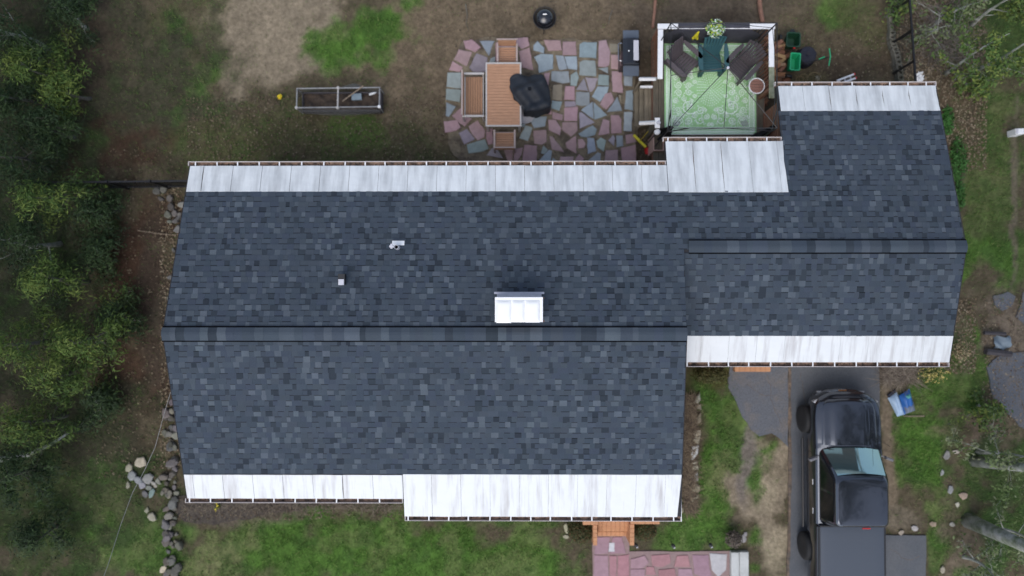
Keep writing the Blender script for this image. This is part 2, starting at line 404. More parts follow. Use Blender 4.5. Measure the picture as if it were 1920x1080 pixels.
# patches, measured on the photo: centre, radii, colour, weight, grass density
PATCH = [  # left-hand patches are darkened to carry part of the tree shade
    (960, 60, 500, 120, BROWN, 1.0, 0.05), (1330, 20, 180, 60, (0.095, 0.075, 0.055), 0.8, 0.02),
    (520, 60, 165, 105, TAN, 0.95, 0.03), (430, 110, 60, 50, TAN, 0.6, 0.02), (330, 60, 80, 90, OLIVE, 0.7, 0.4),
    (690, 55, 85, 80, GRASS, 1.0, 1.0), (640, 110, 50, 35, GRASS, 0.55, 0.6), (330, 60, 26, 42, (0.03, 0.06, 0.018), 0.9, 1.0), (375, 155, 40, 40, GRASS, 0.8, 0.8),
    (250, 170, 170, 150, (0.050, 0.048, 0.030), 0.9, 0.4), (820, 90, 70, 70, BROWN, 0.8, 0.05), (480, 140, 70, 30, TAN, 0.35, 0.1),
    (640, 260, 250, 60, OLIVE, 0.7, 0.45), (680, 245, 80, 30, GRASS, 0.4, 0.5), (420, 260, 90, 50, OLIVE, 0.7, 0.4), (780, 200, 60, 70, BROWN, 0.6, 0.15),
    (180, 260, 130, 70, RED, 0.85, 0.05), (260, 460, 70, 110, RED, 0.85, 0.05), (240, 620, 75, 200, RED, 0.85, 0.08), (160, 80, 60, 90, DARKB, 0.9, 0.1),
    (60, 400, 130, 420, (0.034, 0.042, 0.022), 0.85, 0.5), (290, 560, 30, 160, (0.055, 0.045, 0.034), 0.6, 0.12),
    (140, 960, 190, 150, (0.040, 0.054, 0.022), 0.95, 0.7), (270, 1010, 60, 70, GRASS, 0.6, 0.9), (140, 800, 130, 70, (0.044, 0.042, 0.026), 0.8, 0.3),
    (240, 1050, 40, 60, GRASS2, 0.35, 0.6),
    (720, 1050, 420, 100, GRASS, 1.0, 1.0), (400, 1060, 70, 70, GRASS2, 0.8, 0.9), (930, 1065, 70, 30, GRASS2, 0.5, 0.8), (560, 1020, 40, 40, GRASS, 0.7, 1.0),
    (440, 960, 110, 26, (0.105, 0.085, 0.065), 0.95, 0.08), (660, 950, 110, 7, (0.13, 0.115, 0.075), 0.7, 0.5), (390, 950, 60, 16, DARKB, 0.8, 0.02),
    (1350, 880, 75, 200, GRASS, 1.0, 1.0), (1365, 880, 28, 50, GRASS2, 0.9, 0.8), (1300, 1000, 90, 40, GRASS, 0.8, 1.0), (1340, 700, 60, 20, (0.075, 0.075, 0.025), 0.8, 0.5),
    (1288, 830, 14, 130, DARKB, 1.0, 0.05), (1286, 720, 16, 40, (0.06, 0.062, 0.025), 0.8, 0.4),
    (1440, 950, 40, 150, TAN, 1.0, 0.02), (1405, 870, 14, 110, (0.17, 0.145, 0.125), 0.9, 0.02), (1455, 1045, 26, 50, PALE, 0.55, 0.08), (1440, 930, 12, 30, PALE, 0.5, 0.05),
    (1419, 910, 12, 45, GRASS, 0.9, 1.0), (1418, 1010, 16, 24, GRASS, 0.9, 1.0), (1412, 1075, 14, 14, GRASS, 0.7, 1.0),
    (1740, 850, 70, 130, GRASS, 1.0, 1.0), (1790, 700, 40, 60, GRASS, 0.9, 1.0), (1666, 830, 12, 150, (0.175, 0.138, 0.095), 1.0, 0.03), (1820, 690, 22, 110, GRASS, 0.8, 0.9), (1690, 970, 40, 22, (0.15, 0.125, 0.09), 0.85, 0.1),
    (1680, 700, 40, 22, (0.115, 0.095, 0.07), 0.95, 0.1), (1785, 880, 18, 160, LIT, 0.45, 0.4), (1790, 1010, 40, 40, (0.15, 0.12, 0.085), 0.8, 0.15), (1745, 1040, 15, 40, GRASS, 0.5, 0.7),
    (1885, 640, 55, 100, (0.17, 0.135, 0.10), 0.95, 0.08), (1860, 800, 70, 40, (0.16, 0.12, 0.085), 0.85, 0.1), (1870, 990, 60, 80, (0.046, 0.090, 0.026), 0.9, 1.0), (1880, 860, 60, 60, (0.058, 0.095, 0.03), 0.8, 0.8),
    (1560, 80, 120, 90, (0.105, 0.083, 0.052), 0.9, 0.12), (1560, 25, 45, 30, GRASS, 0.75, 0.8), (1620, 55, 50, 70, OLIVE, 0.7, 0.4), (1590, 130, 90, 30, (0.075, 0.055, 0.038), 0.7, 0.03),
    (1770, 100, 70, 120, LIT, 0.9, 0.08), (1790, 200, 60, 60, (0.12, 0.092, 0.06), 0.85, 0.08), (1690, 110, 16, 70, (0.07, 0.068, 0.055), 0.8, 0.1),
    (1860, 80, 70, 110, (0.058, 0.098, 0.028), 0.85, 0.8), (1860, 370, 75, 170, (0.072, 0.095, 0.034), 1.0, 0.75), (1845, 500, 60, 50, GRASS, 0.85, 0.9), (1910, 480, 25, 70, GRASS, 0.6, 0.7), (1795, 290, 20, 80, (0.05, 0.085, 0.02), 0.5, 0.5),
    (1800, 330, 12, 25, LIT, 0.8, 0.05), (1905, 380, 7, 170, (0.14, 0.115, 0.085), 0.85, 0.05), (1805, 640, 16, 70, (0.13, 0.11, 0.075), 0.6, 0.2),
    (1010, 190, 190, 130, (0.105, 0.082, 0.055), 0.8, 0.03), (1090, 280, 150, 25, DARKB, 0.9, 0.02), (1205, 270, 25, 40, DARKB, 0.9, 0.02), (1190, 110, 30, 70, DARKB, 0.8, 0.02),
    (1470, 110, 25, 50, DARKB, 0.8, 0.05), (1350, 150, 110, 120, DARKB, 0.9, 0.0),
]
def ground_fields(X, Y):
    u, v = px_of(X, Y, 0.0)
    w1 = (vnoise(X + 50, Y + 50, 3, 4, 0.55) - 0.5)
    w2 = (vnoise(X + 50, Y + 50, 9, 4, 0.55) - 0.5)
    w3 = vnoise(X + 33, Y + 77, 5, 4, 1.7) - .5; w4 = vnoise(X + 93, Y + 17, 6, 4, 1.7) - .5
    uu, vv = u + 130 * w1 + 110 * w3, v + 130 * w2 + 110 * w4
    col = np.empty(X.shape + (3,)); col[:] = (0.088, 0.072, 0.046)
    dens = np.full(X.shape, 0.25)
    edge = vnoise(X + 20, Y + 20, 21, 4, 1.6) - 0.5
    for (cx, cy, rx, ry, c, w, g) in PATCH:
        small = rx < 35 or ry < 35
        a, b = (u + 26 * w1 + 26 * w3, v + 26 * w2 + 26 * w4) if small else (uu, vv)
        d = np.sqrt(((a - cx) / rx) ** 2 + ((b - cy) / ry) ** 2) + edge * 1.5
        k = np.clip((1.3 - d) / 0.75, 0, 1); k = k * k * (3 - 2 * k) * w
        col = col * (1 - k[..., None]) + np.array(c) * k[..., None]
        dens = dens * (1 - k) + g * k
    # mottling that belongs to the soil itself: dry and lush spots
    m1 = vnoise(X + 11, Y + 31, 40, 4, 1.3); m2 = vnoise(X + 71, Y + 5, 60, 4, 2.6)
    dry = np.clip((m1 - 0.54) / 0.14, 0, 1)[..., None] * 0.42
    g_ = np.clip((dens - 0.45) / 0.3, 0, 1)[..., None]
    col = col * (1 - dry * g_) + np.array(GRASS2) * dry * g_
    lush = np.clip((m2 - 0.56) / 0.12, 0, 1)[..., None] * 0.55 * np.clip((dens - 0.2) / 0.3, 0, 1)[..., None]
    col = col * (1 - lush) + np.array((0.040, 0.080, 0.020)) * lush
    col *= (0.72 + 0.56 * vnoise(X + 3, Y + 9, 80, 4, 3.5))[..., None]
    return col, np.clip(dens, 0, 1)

GX0, GX1, GY0, GY1, GS = -12.0, 30.0, -14.0, 14.0, 0.09
xs = np.arange(GX0, GX1 + 1e-6, GS); ys = np.arange(GY0, GY1 + 1e-6, GS)
# coarse rings continue the same sheet to the horizon
xs = np.concatenate([[-250, -120, -60, -30], xs, [40, 70, 130, 250]]); ys = np.concatenate([[-250, -120, -60, -30], ys, [30, 60, 120, 250]])
X, Y = np.meshgrid(xs, ys)
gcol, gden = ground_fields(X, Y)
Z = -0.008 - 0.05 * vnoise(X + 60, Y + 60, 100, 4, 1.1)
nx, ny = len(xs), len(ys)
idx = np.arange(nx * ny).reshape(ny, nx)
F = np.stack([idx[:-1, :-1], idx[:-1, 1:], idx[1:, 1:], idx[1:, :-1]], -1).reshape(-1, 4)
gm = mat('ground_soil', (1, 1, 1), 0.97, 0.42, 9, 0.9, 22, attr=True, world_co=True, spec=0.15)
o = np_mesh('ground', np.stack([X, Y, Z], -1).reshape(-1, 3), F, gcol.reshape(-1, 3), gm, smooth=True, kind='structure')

# ------------------------------------------------------------------ driveway, lobe, pads, walkway sheets
def pxpoly(pts, z=0.0):
    return [tuple(at(u, v, z).xy) for (u, v) in pts]
def ragged(poly, step=0.25, amp=0.04, seed=0):
    r = random.Random(seed); out = []
    for i in range(len(poly)):
        a, b = Vector(poly[i]), Vector(poly[(i + 1) % len(poly)])
        n = max(1, int((b - a).length / step)); t = (b - a)
        nn = Vector((-t.y, t.x)).normalized() if t.length > 0 else Vector((0, 0))
        for k in range(n):
            j = 0 if k == 0 else r.uniform(-amp, amp)
            q = a + t * (k / n) + nn * j
            out.append((q.x, q.y))
    return out
dw = pxpoly([(1480, 640), (1647, 640), (1649, 760), (1652, 1080), (1655, 1300), (1478, 1300), (1480, 900)])
MB().prism(ragged(dw, 0.4, 0.02, 1), -0.12, 0.014).build('driveway', M['asphalt'], kind='structure')
lobe = pxpoly([(1374, 640), (1478, 640), (1478, 838), (1462, 822), (1447, 812), (1424, 818), (1408, 806), (1392, 782), (1378, 748), (1366, 727), (1365, 710)])
MB().prism(ragged(lobe, 0.2, 0.03, 2), -0.12, 0.008).build('parking_lobe', M['asphalt_old'], kind='structure')
MB().prism(ragged(pxpoly([(1658, 1003), (1736, 1004), (1738, 1240), (1660, 1240)]), 0.3, 0.02, 3), -0.12, 0.010).build('side_pad', M['asphalt'], kind='structure')
MB().prism(ragged(pxpoly([(1477, 640), (1483, 640), (1482, 740), (1484, 850), (1482, 1000), (1477, 1300), (1474, 1300), (1478, 850)]), 0.3, 0.02, 5), -0.1, 0.019).build('dirt_joint', M['joint_dirt'], kind='structure')
MB().prism(ragged(pxpoly([(1850, 690), (1872, 668), (1935, 655), (2300, 640), (2300, 900), (1975, 850), (1912, 800), (1880, 760), (1862, 745)]), 0.25, 0.06, 6), -0.12, 0.006).build('neighbour_driveway', M['asphalt_old'], kind='structure')
MB().prism(ragged(pxpoly([(1862, 555), (1890, 547), (1904, 556), (1896, 575), (1880, 583), (1866, 573)]), 0.15, 0.03, 7), -0.12, 0.006).build('asphalt_patch', M['asphalt_old'], kind='structure')
MB().prism(ragged(pxpoly([(1918, 548), (2000, 540), (2000, 620), (1925, 615), (1905, 595)]), 0.2, 0.04, 8), -0.12, 0.005).build('asphalt_edge', M['asphalt_old'], kind='structure')

def crack(pts, w, seed, z=0.0165):
    r = random.Random(seed); m = MB(); P = [at(u, v, 0) for u, v in pts]; Q = []
    for a, b in zip(P, P[1:]):
        n = max(2, int((b - a).length / .12))
        for k in range(n): Q.append(a.lerp(b, k / n) + Vector((r.uniform(-.035, .035), r.uniform(-.035, .035), 0)))
    for a, b in zip(Q, Q[1:]):
        d = (b - a).normalized(); nn = Vector((-d.y, d.x, 0)) * w * r.uniform(.4, 1)
        m.add([(a - nn).to_tuple()[:2] + (z,), (b - nn).to_tuple()[:2] + (z,), (b + nn).to_tuple()[:2] + (z,), (a + nn).to_tuple()[:2] + (z,)], [(0, 1, 2, 3)])
    m.build('asphalt_crack', M['joint_dirt'], kind='structure')
crack([(1484, 850), (1506, 852), (1524, 848)], .008, 1); crack([(1500, 700), (1512, 770), (1504, 830)], .006, 2)
crack([(1400, 720), (1432, 742), (1468, 738)], .008, 3, .0105); crack([(1440, 700), (1448, 760), (1470, 808)], .007, 4, .0105)
crack([(1668, 1030), (1700, 1050), (1732, 1040)], .008, 5, .0125); crack([(1900, 680), (1908, 730), (1925, 790)], .012, 6, .0085)

# ------------------------------------------------------------------ flagstone patio
PINK = (0.345, 0.235, 0.245); BLUE = (0.250, 0.295, 0.325); LAV = (0.272, 0.245, 0.272); GRN = (0.265, 0.305, 0.305); TANS = (0.26, 0.225, 0.165)
c1 = [('P', [(168,75),(235,60),(310,125),(265,165),(185,135)]), ('B', [(300,75),(420,75),(375,195)]), ('P', [(130,140),(240,165),(195,280),(90,225)]),
 ('P', [(80,235),(165,285),(140,325),(50,310)]), ('L', [(275,175),(365,210),(350,325),(250,330),(215,290)]), ('P', [(430,90),(500,65),(560,90),(600,180),(600,245),(430,245)]),
 ('G', [(390,215),(426,200),(426,245),(375,250)]), ('P', [(590,50),(690,45),(705,110),(640,140),(590,95)]), ('P', [(615,160),(705,125),(735,310),(640,290)]),
 ('G', [(40,330),(150,330),(150,460),(30,445)]), ('G', [(28,460),(150,470),(140,570),(25,550)]), ('B', [(28,570),(108,605),(50,690),(25,680)]),
 ('P', [(75,680),(150,615),(180,680),(240,705),(180,768),(130,735)]), ('P', [(8,725),(115,715),(148,775),(110,800),(18,818)]), ('P', [(210,765),(285,715),(345,800),(340,850),(285,880),(240,830)]),
 ('L', [(130,820),(195,785),(265,870),(175,912)]), ('G', [(195,912),(345,870),(375,945),(330,968),(210,985)]), ('P', [(352,790),(405,780),(410,905),(370,915),(352,860)]),
 ('L', [(400,940),(440,945),(490,1025),(355,1000)]), ('P', [(495,960),(568,945),(565,1050),(530,1050)]), ('P', [(578,945),(648,935),(636,1000),(600,1050),(575,1050)]),
 ('P', [(660,915),(765,920),(762,1053),(645,1053),(650,990)]), ('B', [(700,700),(845,685),(830,765),(740,780)]), ('G', [(670,755),(728,775),(690,885),(620,862)]),
 ('P', [(735,800),(838,795),(842,890),(800,915),(740,905)]), ('G', [(815,920),(852,955),(825,990),(795,985)]), ('B', [(643,695),(690,690),(662,770),(604,772)])]
c2 = [('B', [(0,110),(35,75),(90,130),(85,175),(0,150)]), ('P', [(85,65),(220,70),(232,150),(120,155)]), ('P', [(238,80),(345,78),(350,190),(236,190)]), ('B', [(375,100),(405,82),(515,85),(510,215),(370,205)]),
 ('P', [(530,75),(590,65),(625,160),(615,270),(590,285),(525,280)]), ('B', [(5,205),(60,178),(160,185),(160,300),(45,335),(40,270)]), ('B', [(180,190),(245,195),(275,300),(210,310)]),
 ('B', [(252,200),(352,200),(355,310),(282,300)]), ('G', [(375,245),(410,228),(500,235),(510,360),(370,350)]), ('T', [(620,95),(690,100),(685,165),(620,165)]), ('P', [(628,185),(695,190),(697,308),(630,300)]),
 ('G', [(525,295),(605,285),(605,338)]), ('P', [(635,320),(715,320),(725,495),(640,485)]), ('P', [(85,335),(135,330),(120,440)]), ('G', [(148,318),(285,318),(297,410),(240,418),(145,395)]),
 ('G', [(302,350),(350,320),(370,370),(350,440),(300,435)]), ('L', [(345,470),(410,375),(445,480)]), ('L', [(420,368),(525,375),(500,450),(470,490),(452,478)]), ('G', [(530,347),(612,352),(612,436),(522,430)]),
 ('B', [(520,442),(612,443),(600,490),(540,568),(474,525)]), ('T', [(160,430),(235,425),(232,556),(150,546)]), ('B', [(150,555),(235,564),(210,640),(145,620)]), ('P', [(260,440),(335,440),(335,555),(248,550)]),
 ('L', [(252,562),(338,562),(348,603),(255,610)]), ('G', [(345,487),(455,487),(455,590),(395,602),(345,590)]), ('P', [(580,500),(630,490),(655,555),(590,630),(540,590)]), ('B', [(595,650),(680,525),(718,640)]),
 ('T', [(690,510),(712,515),(712,580)]), ('B', [(385,635),(480,565),(488,706)]), ('B', [(488,567),(600,675),(493,710)]), ('L', [(372,652),(390,652),(496,735),(375,785)]),
 ('B', [(365,825),(480,757),(515,790),(500,835),(440,855),(385,850)]), ('P', [(154,645),(240,672),(235,718),(154,705)]), ('P', [(250,615),(360,605),(355,723),(248,720)]), ('P', [(85,645),(148,635),(148,668),(95,668)]),
 ('P', [(120,712),(180,714),(225,780),(215,840),(125,795)]), ('P', [(235,732),(355,732),(358,800),(305,852),(230,790)]), ('P', [(565,705),(616,720),(616,825),(525,838)]), ('P', [(627,675),(690,675),(715,710),(715,820),(630,825)]),
 ('P', [(130,845),(158,848),(250,975),(150,950)]), ('P', [(260,900),(345,840),(350,985),(310,965),(270,940)]), ('P', [(360,870),(400,868),(425,905),(412,940),(365,945)]), ('B', [(435,855),(490,860),(510,965),(440,990)]),
 ('G', [(510,885),(545,855),(590,880),(570,970),(520,935)]), ('L', [(605,880),(645,835),(662,860),(655,925)]), ('B', [(670,840),(725,840),(728,925),(675,935)]), ('P', [(745,835),(805,825),(835,890),(750,910)]),
 ('P', [(710,940),(830,914),(832,1058),(720,1055)]), ('P', [(585,960),(685,955),(688,1055),(575,1055)]), ('G', [(435,1052),(520,975),(548,985),(545,1055)]), ('P', [(330,1050),(370,990),(410,1025),(400,1055)]),
 ('P', [(220,1010),(325,1010),(322,1055),(210,1055)]), ('G', [(140,1055),(160,1020),(205,1055)]), ('B', [(38,1050),(125,955),(152,962),(140,1053)]), ('B', [(735,358),(803,360),(800,440),(735,435)]),
 ('B', [(750,480),(808,470),(808,640),(738,625)]), ('G', [(735,650),(803,650),(798,805),(730,800)])]
PAL = {'P': PINK, 'B': BLUE, 'L': LAV, 'G': GRN, 'T': TANS}
bed = pxpoly([(838, 150), (850, 110), (870, 75), (930, 70), (1000, 78), (1060, 72), (1190, 78), (1195, 340), (900, 340), (850, 290), (832, 230)])
patio = MB().prism(ragged(bed, 0.2, 0.05, 9), -0.1, 0.004).build('patio', mat('patio_dirt_joints', (0.205, 0.168, 0.112), 0.97, 0.35, 12, 0.7, 30, col2=(0.07, 0.054, 0.04), mix_scale=2.5), kind='structure')
def stone_poly(zp, ox, oy, sc, seed):
    p = pxpoly([(ox + a / sc, oy + b / sc) for a, b in zp])
    return ragged(p, 0.12, 0.011, seed)
sd_ = 0
for crop, ox in ((c1, 830), (c2, 1000)):
    for kcol, zp in crop:
        sd_ += 1
        b = MB().prism(stone_poly(zp, ox, 60, 4.32, sd_), -0.03, 0.026 + random.uniform(-0.008, 0.012), 0.012, jit(PAL[kcol], 0.13))
        b.build('flagstone', M['stone'], patio)

# front walk
walk_bed = pxpoly([(1111, 1004), (1180, 1004), (1180, 1034), (1370, 1033), (1370, 1300), (1111, 1300)])
walk = MB().prism(ragged(walk_bed, 0.4, 0.015, 12), -0.1, 0.004).build('walkway', mat('walk_joint_mortar', (0.27, 0.19, 0.18), 0.95, 0.2, 12, 0.3, 40), kind='structure')
w1_ = [('L', [(340,290),(455,290),(435,425),(325,430)]), ('L', [(475,292),(550,290),(582,425),(455,428),(455,380)]), ('W', [(446,335),(490,335),(490,410),(440,410)]), ('L', [(322,438),(435,440),(440,640),(318,640)]),
 ('P', [(447,443),(508,445),(500,640),(452,600)]), ('P', [(517,445),(608,432),(608,640),(515,640)]), ('L', [(622,470),(735,440),(770,500),(720,545),(620,545)]), ('P', [(790,440),(940,430),(950,500),(880,535),(800,525)]),
 ('P', [(1000,445),(1090,440),(1110,535),(975,535)]), ('L', [(1125,437),(1258,437),(1265,540),(1290,640),(1140,590)]), ('L', [(618,555),(738,552),(730,640),(618,640)]), ('P', [(750,533),(810,533),(830,600),(745,600)]),
 ('P', [(850,558),(980,547),(998,640),(852,640)]), ('L', [(1010,550),(1120,552),(1138,640),(1012,640)]), ('G', [(1268,422),(1410,430),(1400,560),(1340,620),(1285,560)])]
WCOL = {'L': (0.335, 0.215, 0.245), 'P': (0.35, 0.19, 0.20), 'W': (0.55, 0.56, 0.57), 'G': (0.46, 0.44, 0.44)}
for kcol, zp in w1_:
    sd_ += 1
    MB().prism(stone_poly(zp, 1040, 940, 4.364, sd_), -0.03, (0.034 if kcol == 'W' else 0.024) + random.uniform(-.004, .006), 0.008, jit(WCOL[kcol], 0.08)).build('flagstone', M['stone'], walk)
for row in range(3):                                                  # the walk goes on below the frame
    for col_ in range(4):
        b0 = at(1113 + col_ * 64, 1100 + row * 62); b1 = at(1113 + col_ * 64 + 61, 1100 + row * 62 + 59)
        MB().prism(ragged([(b0.x, b0.y), (b1.x, b0.y), (b1.x, b1.y), (b0.x, b1.y)], 0.2, 0.015, 700 + row * 5 + col_), -0.03, 0.024, 0.008, jit(WCOL['LP'[(row + col_) % 2]], 0.1)).build('flagstone', M['stone'], walk)
st = thing('landing_steps', 'two pale concrete slab steps at the driveway end of the pink front walk', 'steps', at(1384, 1055))
for i, (a, b) in enumerate(((1368, 1383.5), (1384, 1402))):
    p0, p1 = at(a, 1032), at(b, 1180)
    c = st.location
    MB().box(((p0.x + p1.x) / 2 - c.x, (p0.y + p1.y) / 2 - c.y, 0.03 + i * -0.035 + 0.06), (p1.x - p0.x, abs(p1.y - p0.y), 0.16), ch=0.012).build('slab', M['concrete'], st)

# ================================================================== HOUSE
house = thing('house', 'long single storey house with slate blue shingled roof and white metal eave strips', 'house', (0, 0, 0))
XW = 19.93; WT = 6.59; W = 4.334; W2 = 4.83; W3 = 4.998; X1 = 5.68; X2 = 12.535; X3 = 15.63; YW = 2.146; YE = -0.81; XJ = 12.76
zn = lambda y: ZR - PITCH * y                     # north slope
zs = lambda y: ZR + PITCH * y                     # south slope of the main roof (y < 0)
ZWR = ZR - PITCH * YW
zw = lambda y: ZWR - PITCH * (YW - y)             # south slope of the wing
xl = lambda y: -0.05 + 0.10 * min(1, abs(y) / 4.33)
def xr_main(y):                                   # right rake of the main roof
    return XJ + (0.085 * y / 2.2 if y > 0 else 0.12 * (-y) / 4.83)
# walls
wmb = MB()
def wall_quad(mb, x0, y0, x1, y1, za, zb_):
    mb.add([(x0, y0, -0.1), (x1, y1, -0.1), (x1, y1, zb_), (x0, y0, za)], [(0, 1, 2, 3)])
i_ = 0.32
ring = [(0.25, -W + i_), (X1 + 0.1, -W + i_), (X1 + 0.1, -W + i_ - 0.15), (XJ - 0.2, -W + i_ - 0.15), (XJ - 0.2, YE + i_), (XW - 0.25, YE + i_), (XW - 0.25, WT - i_), (X3 + 0.2, WT - i_), (X3 + 0.2, W3 - i_ - 0.2), (X2 + 0.15, W3 - i_ - 0.2), (X2 + 0.15, W - i_), (0.25, W - i_)]
def eave_z(x, y):
    if y > 0: return zn(max(y, YW if x > XJ else 0)) - 0.14
    return (zs(y) if x <= XJ and y < -1 else zw(y)) - 0.14
for k in range(len(ring)):
    a, b = ring[k], ring[(k + 1) % len(ring)]
    wall_quad(wmb, *a, *b, eave_z(*a), eave_z(*b))
# gables
wmb.add([(0.25, -W + i_, zs(-W + i_) - .14), (0.25, W - i_, zn(W - i_) - .14), (0.25, 0, ZR - .14)], [(0, 2, 1)])
wmb.add([(XJ - .2, -W + i_ - .15, zs(-W + i_ - .15) - .14), (XJ - .2, 0, ZR - .14), (XJ - .2, YW, zn(YW) - .14), (XJ - .2, YW, 0), (XJ - .2, YE, 0)], [(0, 4, 3, 2, 1)])
wmb.add([(XW - .25, YE + i_, zw(YE + i_) - .14), (XW - .25, WT - i_, zn(WT - i_) - .14), (XW - .25, YW, ZWR - .14)], [(0, 1, 2)])
wall = wmb.build('wall', M['siding'], house)
for k in range(len(ring)):                        # clapboard courses
    a, b = Vector(ring[k]), Vector(ring[(k + 1) % len(ring)])
    d = b - a; nn = Vector((d.y, -d.x)).normalized(); mid = (a + b) / 2 + nn * 0.008
    cb = MB()
    ztop = min(eave_z(*a), eave_z(*b))
    z = 0.35
    while z < ztop - 0.1:
        cb.box((mid.x, mid.y, z), (d.length, 0.018, 0.012), math.atan2(d.y, d.x)); z += 0.18
    s = cb.build('clapboard', M['siding'], wall); s['kind'] = 'stuff'
def window(x, y, z, w, h, rz):
    f = MB()
    R = Matrix.Rotation(rz, 3, 'Z')
    for dx in (-w / 2, w / 2, 0): f.box(Vector((x, y, z)) + R @ Vector((dx, 0, 0)), (0.06, 0.09, h), rz)
    for dz in (-h / 2, h / 2): f.box(Vector((x, y, z + dz)), (w + 0.06, 0.092, 0.06), rz)
    fo = f.build('window', M['white_trim'], house)
    for dx in (-w / 4, w / 4): MB().box(Vector((x, y, z)) + R @ Vector((dx, 0, 0)), (w / 2 - 0.05, 0.03, h - 0.05), rz).build('pane', M['glass'], fo)
for wx in (2, 4.2, 7.5): window(wx, -W + i_ - (0.15 if wx > X1 else 0), 1.75, 1.1, 1.1, 0)
for wx in (2, 5, 8, 11): window(wx, W - i_, 1.8, 1.1, 1.0, 0)
window(0.25, 1.8, 1.8, 0.9, 1.0, math.pi / 2); window(0.25, -1.8, 1.8, 0.9, 1.0, math.pi / 2)
g = MB()
for k in range(4): g.box((17.6, YE + i_ - 0.02, 0.30 + k * 0.53), (2.5, 0.05, 0.51), ch=0.01)
g.build('garage_door', M['white_trim'], house)
d = MB(); d.box((14.5, YE + i_ - 0.02, 1.15), (0.92, 0.05, 2.05)); do_ = d.build('door', mat('door_paint', (0.25, 0.05, 0.04), 0.5, 0.1), house)
MB().box((14.85, YE + i_ - 0.06, 1.1), (0.05, 0.06, 0.12)).build('handle', M['chrome'], do_)
d = MB(); d.box((10.9, -W + i_ - 0.17, 1.75), (0.95, 0.05, 2.05)); do_ = d.build('door', mat('front_door_paint', (0.12, 0.03, 0.03), 0.5, 0.1), house)
MB().box((11.25, -W + i_ - 0.21, 1.7), (0.05, 0.06, 0.12)).build('handle', M['chrome'], do_)

# roof decks
def slope(mb, poly, zf, th=0.11):
    n = len(poly)
    vs = [(x, y, zf(y) - 0.012) for x, y in poly] + [(x, y, zf(y) - th) for x, y in poly]
    fs = [tuple(range(n)), tuple(range(2 * n - 1, n - 1, -1))]
    for i in range(n):
        j = (i + 1) % n
        fs.append((j, i, n + i, n + j))
    mb.add(vs, fs)
rb = MB()
north_poly = [(xl(0), 0), (XJ, 0), (xr_main(YW), YW), (XW, YW), (XW - 0.02, WT), (X3 + 0.03, WT), (X3, W3), (X2, W3), (X2, W), (xl(W), W)]
slope(rb, north_poly, zn)
slope(rb, [(xl(0), 0), (xl(W), -W), (X1, -W), (X1 + 0.01, -W2), (xr_main(-W2), -W2), (XJ, 0)], zs)
slope(rb, [(XJ - .05, YW), (XJ - .05, YE), (XW + .02, YE), (XW, YW)], zw)
roof = rb.build('roof', M['underlay'], house)
# drip edge along the rakes, coloured dark for the shade at the step
def rake(x0, y0, x1, y1, zf, name='drip_edge'):
    a, b = Vector((x0, y0, zf(y0) + 0.004)), Vector((x1, y1, zf(y1) + 0.004))
    m = MB(); m.tube([a, b], 0.012, 4); m.build(name, M['underlay'], roof)
rake(xl(0) - .01, 0, xl(W) - .01, W, zn); rake(xl(0) - .01, 0, xl(W) - .01, -W, zs); rake(XJ + .01, 0, xr_main(-W2) + .01, -W2, zs)
rake(XW + .01, YW, XW - .01, WT, zn); rake(XW + .01, YW, XW + .03, YE, zw); rake(X3 - 0.0, W3, X3 + .03, WT, zn)

# ---- shingles: every tab a wedge lying on the slope
SH = [(0.051, 0.066, 0.086), (0.045, 0.060, 0.079), (0.056, 0.072, 0.093), (0.047, 0.061, 0.084), (0.053, 0.067, 0.084)]
SH_L = [(0.094, 0.115, 0.138), (0.081, 0.100, 0.121), (0.068, 0.085, 0.105)]
SH_D = [(0.024, 0.032, 0.043), (0.030, 0.040, 0.052)]
EXP = 0.139
tabs = []                                         # (area, verts, colour, strip colour)
def course(x0, x1, ytop, ybot, zf, sgn, notch=None):
    x = x0 - random.uniform(0, 0.15)
    raised = random.random() < 0.5
    last = 0
    while x < x1:
        raised = not raised
        w = random.choice([0.12, 0.14, 0.16, 0.18, 0.21, 0.26]) if raised else random.choice([0.10, 0.12, 0.15, 0.18, 0.22])
        r_ = random.random()
        tone = 0
        if last == 0:
            tone = 1 if r_ < 0.25 else (2 if r_ < 0.40 else 0)
        if tone: w = random.choice([0.10, 0.13, 0.15, 0.17, 0.19])
        last = tone
        a, b = max(x, x0), min(x + w, x1)
        x += w
        if b - a < 0.02: continue
        base = random.choice(SH_L) if tone == 1 else (random.choice(SH_D) if tone == 2 else random.choice(SH))
        t = 0.0125 + random.uniform(-0.002, 0.003) if raised else 0.006 + random.uniform(-0.001, 0.002)
        tabs.append((b - a, a, b, ytop, ybot, t, zf, jit(base, 0.05), raised, random.random()))
def rows(ya, yb, zf, xa, xb):
    n = int(round(abs(yb - ya) / EXP)); dy = (yb - ya) / n
    for i in range(n):
        y0, y1 = ya + dy * i, ya + dy * (i + 1)
        ym = (y0 + y1) / 2
        segs = xb(ym)
        for (p, q) in segs: course(p, q, y0, y1, zf, 1)
NWY = 3.63
def n_segs(y):
    if y < YW: return [(xl(y), xr_main(y))]
    if y < NWY: return [(xl(y), XW - 0.01)]
    return [(X3 - 0.02 + 0.0 * y, XW - 0.015)]
rows(0.13, NWY, zn, 0, n_segs)
rows(NWY, 5.865, zn, 0, n_segs)
rows(-0.15, -3.652, zs, 0, lambda y: [(xl(y), xr_main(y))])
rows(YW - 0.12, -0.115, zw, 0, lambda y: [(XJ + (0.02 if y < 0 else 0.06), XW + 0.01)])
